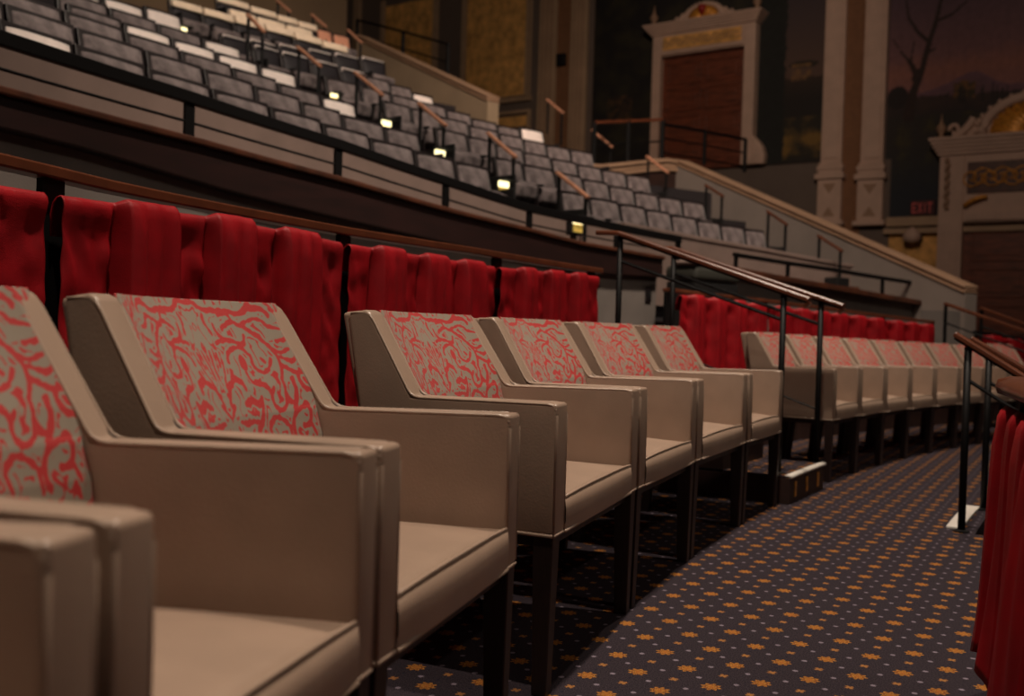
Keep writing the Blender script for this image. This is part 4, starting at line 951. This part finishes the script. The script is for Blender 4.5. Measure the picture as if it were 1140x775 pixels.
# EXIT sign with built letters
t0, z0 = on_A(1015, 241); t1, z1 = on_A(1043, 223)
t = athing('exit_sign', 'dark red EXIT sign left of the large carved doorway', 'exit sign', t0, z0)
sw, sh_ = t1-t0, z1-z0
MB().box(0, sw, -.16, -.06, 0, sh_).build('plate', M['exitred'], t, bev=.01); MB().box(sw*.4, sw*.6, -.1, 0, sh_*.4, sh_*.6).build('bracket', M['black'], t)
LT = {'E': [(0, 0, .22, 1), (0, 0, 1, .16), (0, .42, .85, .58), (0, .84, 1, 1)], 'I': [(.36, 0, .64, 1)], 'T': [(0, .84, 1, 1), (.38, 0, .62, 1)]}
cw = sw*.19; gap = sw*.045; xx = sw*.06
for ch in 'EXIT':
    m = MB(); lw = cw if ch != 'I' else cw*.6; zb_ = sh_*.16; lh = sh_*.68
    if ch == 'X':
        for s in (0, 1):
            a_, b_ = (xx, xx+lw) if s == 0 else (xx+lw, xx)
            k = lw*.24*(1 if s == 0 else -1)
            m.hexa([(a_, -.172, zb_), (a_+k, -.172, zb_), (a_+k, -.16, zb_), (a_, -.16, zb_), (b_-k, -.172, zb_+lh), (b_, -.172, zb_+lh), (b_, -.16, zb_+lh), (b_-k, -.16, zb_+lh)])
    else:
        for (u0, v0, u1, v1) in LT[ch]: m.box(xx+u0*lw, xx+u1*lw, -.172, -.16, zb_+v0*lh, zb_+v1*lh)
    m.build('letter', M['exitwhite'], t); xx += lw+gap

# ---------------------------------------------------------------- outer walls and ceiling
pe = on_r(386, 20, 33.4)[0]
struct(MB().arcslab(33.4, 33.7, -20, pe, 0, 14).build('wall_rear', M['backbrown']))
c1 = P(33.7, pe); c2 = AP(TL-.1, 0, 0); n_ = Vector((c2.y-c1.y, -(c2.x-c1.x), 0)).normalized()*.2
struct(MB().hexa([(c1.x-.15, c1.y, 0), (c2.x-.35, c2.y, 0), (c2.x-.55, c2.y, 0), (c1.x-.35, c1.y, 0), (c1.x-.15, c1.y, 14), (c2.x-.35, c2.y, 14), (c2.x-.55, c2.y, 14), (c1.x-.35, c1.y, 14)]).build('wall_return', M['wallgrey']))
struct(MB().box(-24, 30, -26, 46, 14, 14.2).build('ceiling', M['backbrown']))

# ---------------------------------------------------------------- light
def spot(name, loc, aim, watt, angle, size=.15, col=(1, .82, .66), blend=.6):
    l = bpy.data.lights.new(name, 'SPOT'); l.energy = watt; l.spot_size = math.radians(angle); l.spot_blend = blend; l.shadow_soft_size = size; l.color = col
    o = bpy.data.objects.new(name, l); COL.objects.link(o); o.location = loc; d = Vector(aim)-Vector(loc); o.rotation_euler = d.to_track_quat('-Z', 'Y').to_euler(); return o
def area(name, loc, aim, watt, sx, sy, col=(1, .85, .7)):
    l = bpy.data.lights.new(name, 'AREA'); l.energy = watt; l.shape = 'RECTANGLE'; l.size = sx; l.size_y = sy; l.color = col
    o = bpy.data.objects.new(name, l); COL.objects.link(o); o.location = loc; d = Vector(aim)-Vector(loc); o.rotation_euler = d.to_track_quat('-Z', 'Y').to_euler(); return o
for p_, e_ in ((13.5, 1500), (24, 1500), (36, 900), (49, 600)): spot('ceiling_spot', P(16.85, p_, 9), P(16.95, p_+.6, 0), e_, 75, .10)
spot('side_spot', P(14.6, -18, 7.5), P(17, 30, .5), 90, 36, .15)
spot('front_spot', P(9.5, 15, 8.5), P(18.5, 23, .9), 270, 70, .15)
spot('front_spot', P(9.5, 42, 8.5), P(19, 48, 1.2), 260, 60, .15)  # second front light, added to brighten the lower wall at the right
area('added_front_fill', P(9, 20, 10), P(20, 25, 1), 50, 4, 4)  # unseen fill, added to brighten the drapes from the front
spot('balcony_spot', P(15, 29, 12.5), P(24, 42, 3), 4500, 72, .4)
spot('added_wall_fill', (0, 6, 12.5), (7, 22, 3.5), 2000, 70, .8, (1, .72, .56))  # unseen light added to brighten the grey ramp wall
spot('added_wall_fill', (1, 2, 12.5), (-1, 27, 6.5), 2800, 55, .8, (1, .74, .56))  # unseen light added to brighten the left part of the far wall
w = bpy.data.worlds.new('world'); bpy.context.scene.world = w; w.use_nodes = True
w.node_tree.nodes['Background'].inputs[0].default_value = (1, .62, .52, 1); w.node_tree.nodes['Background'].inputs[1].default_value = .01
# loose template of the row-end panel is not part of the scene
bpy.data.objects.remove(ENDP_OBJ, do_unlink=True)
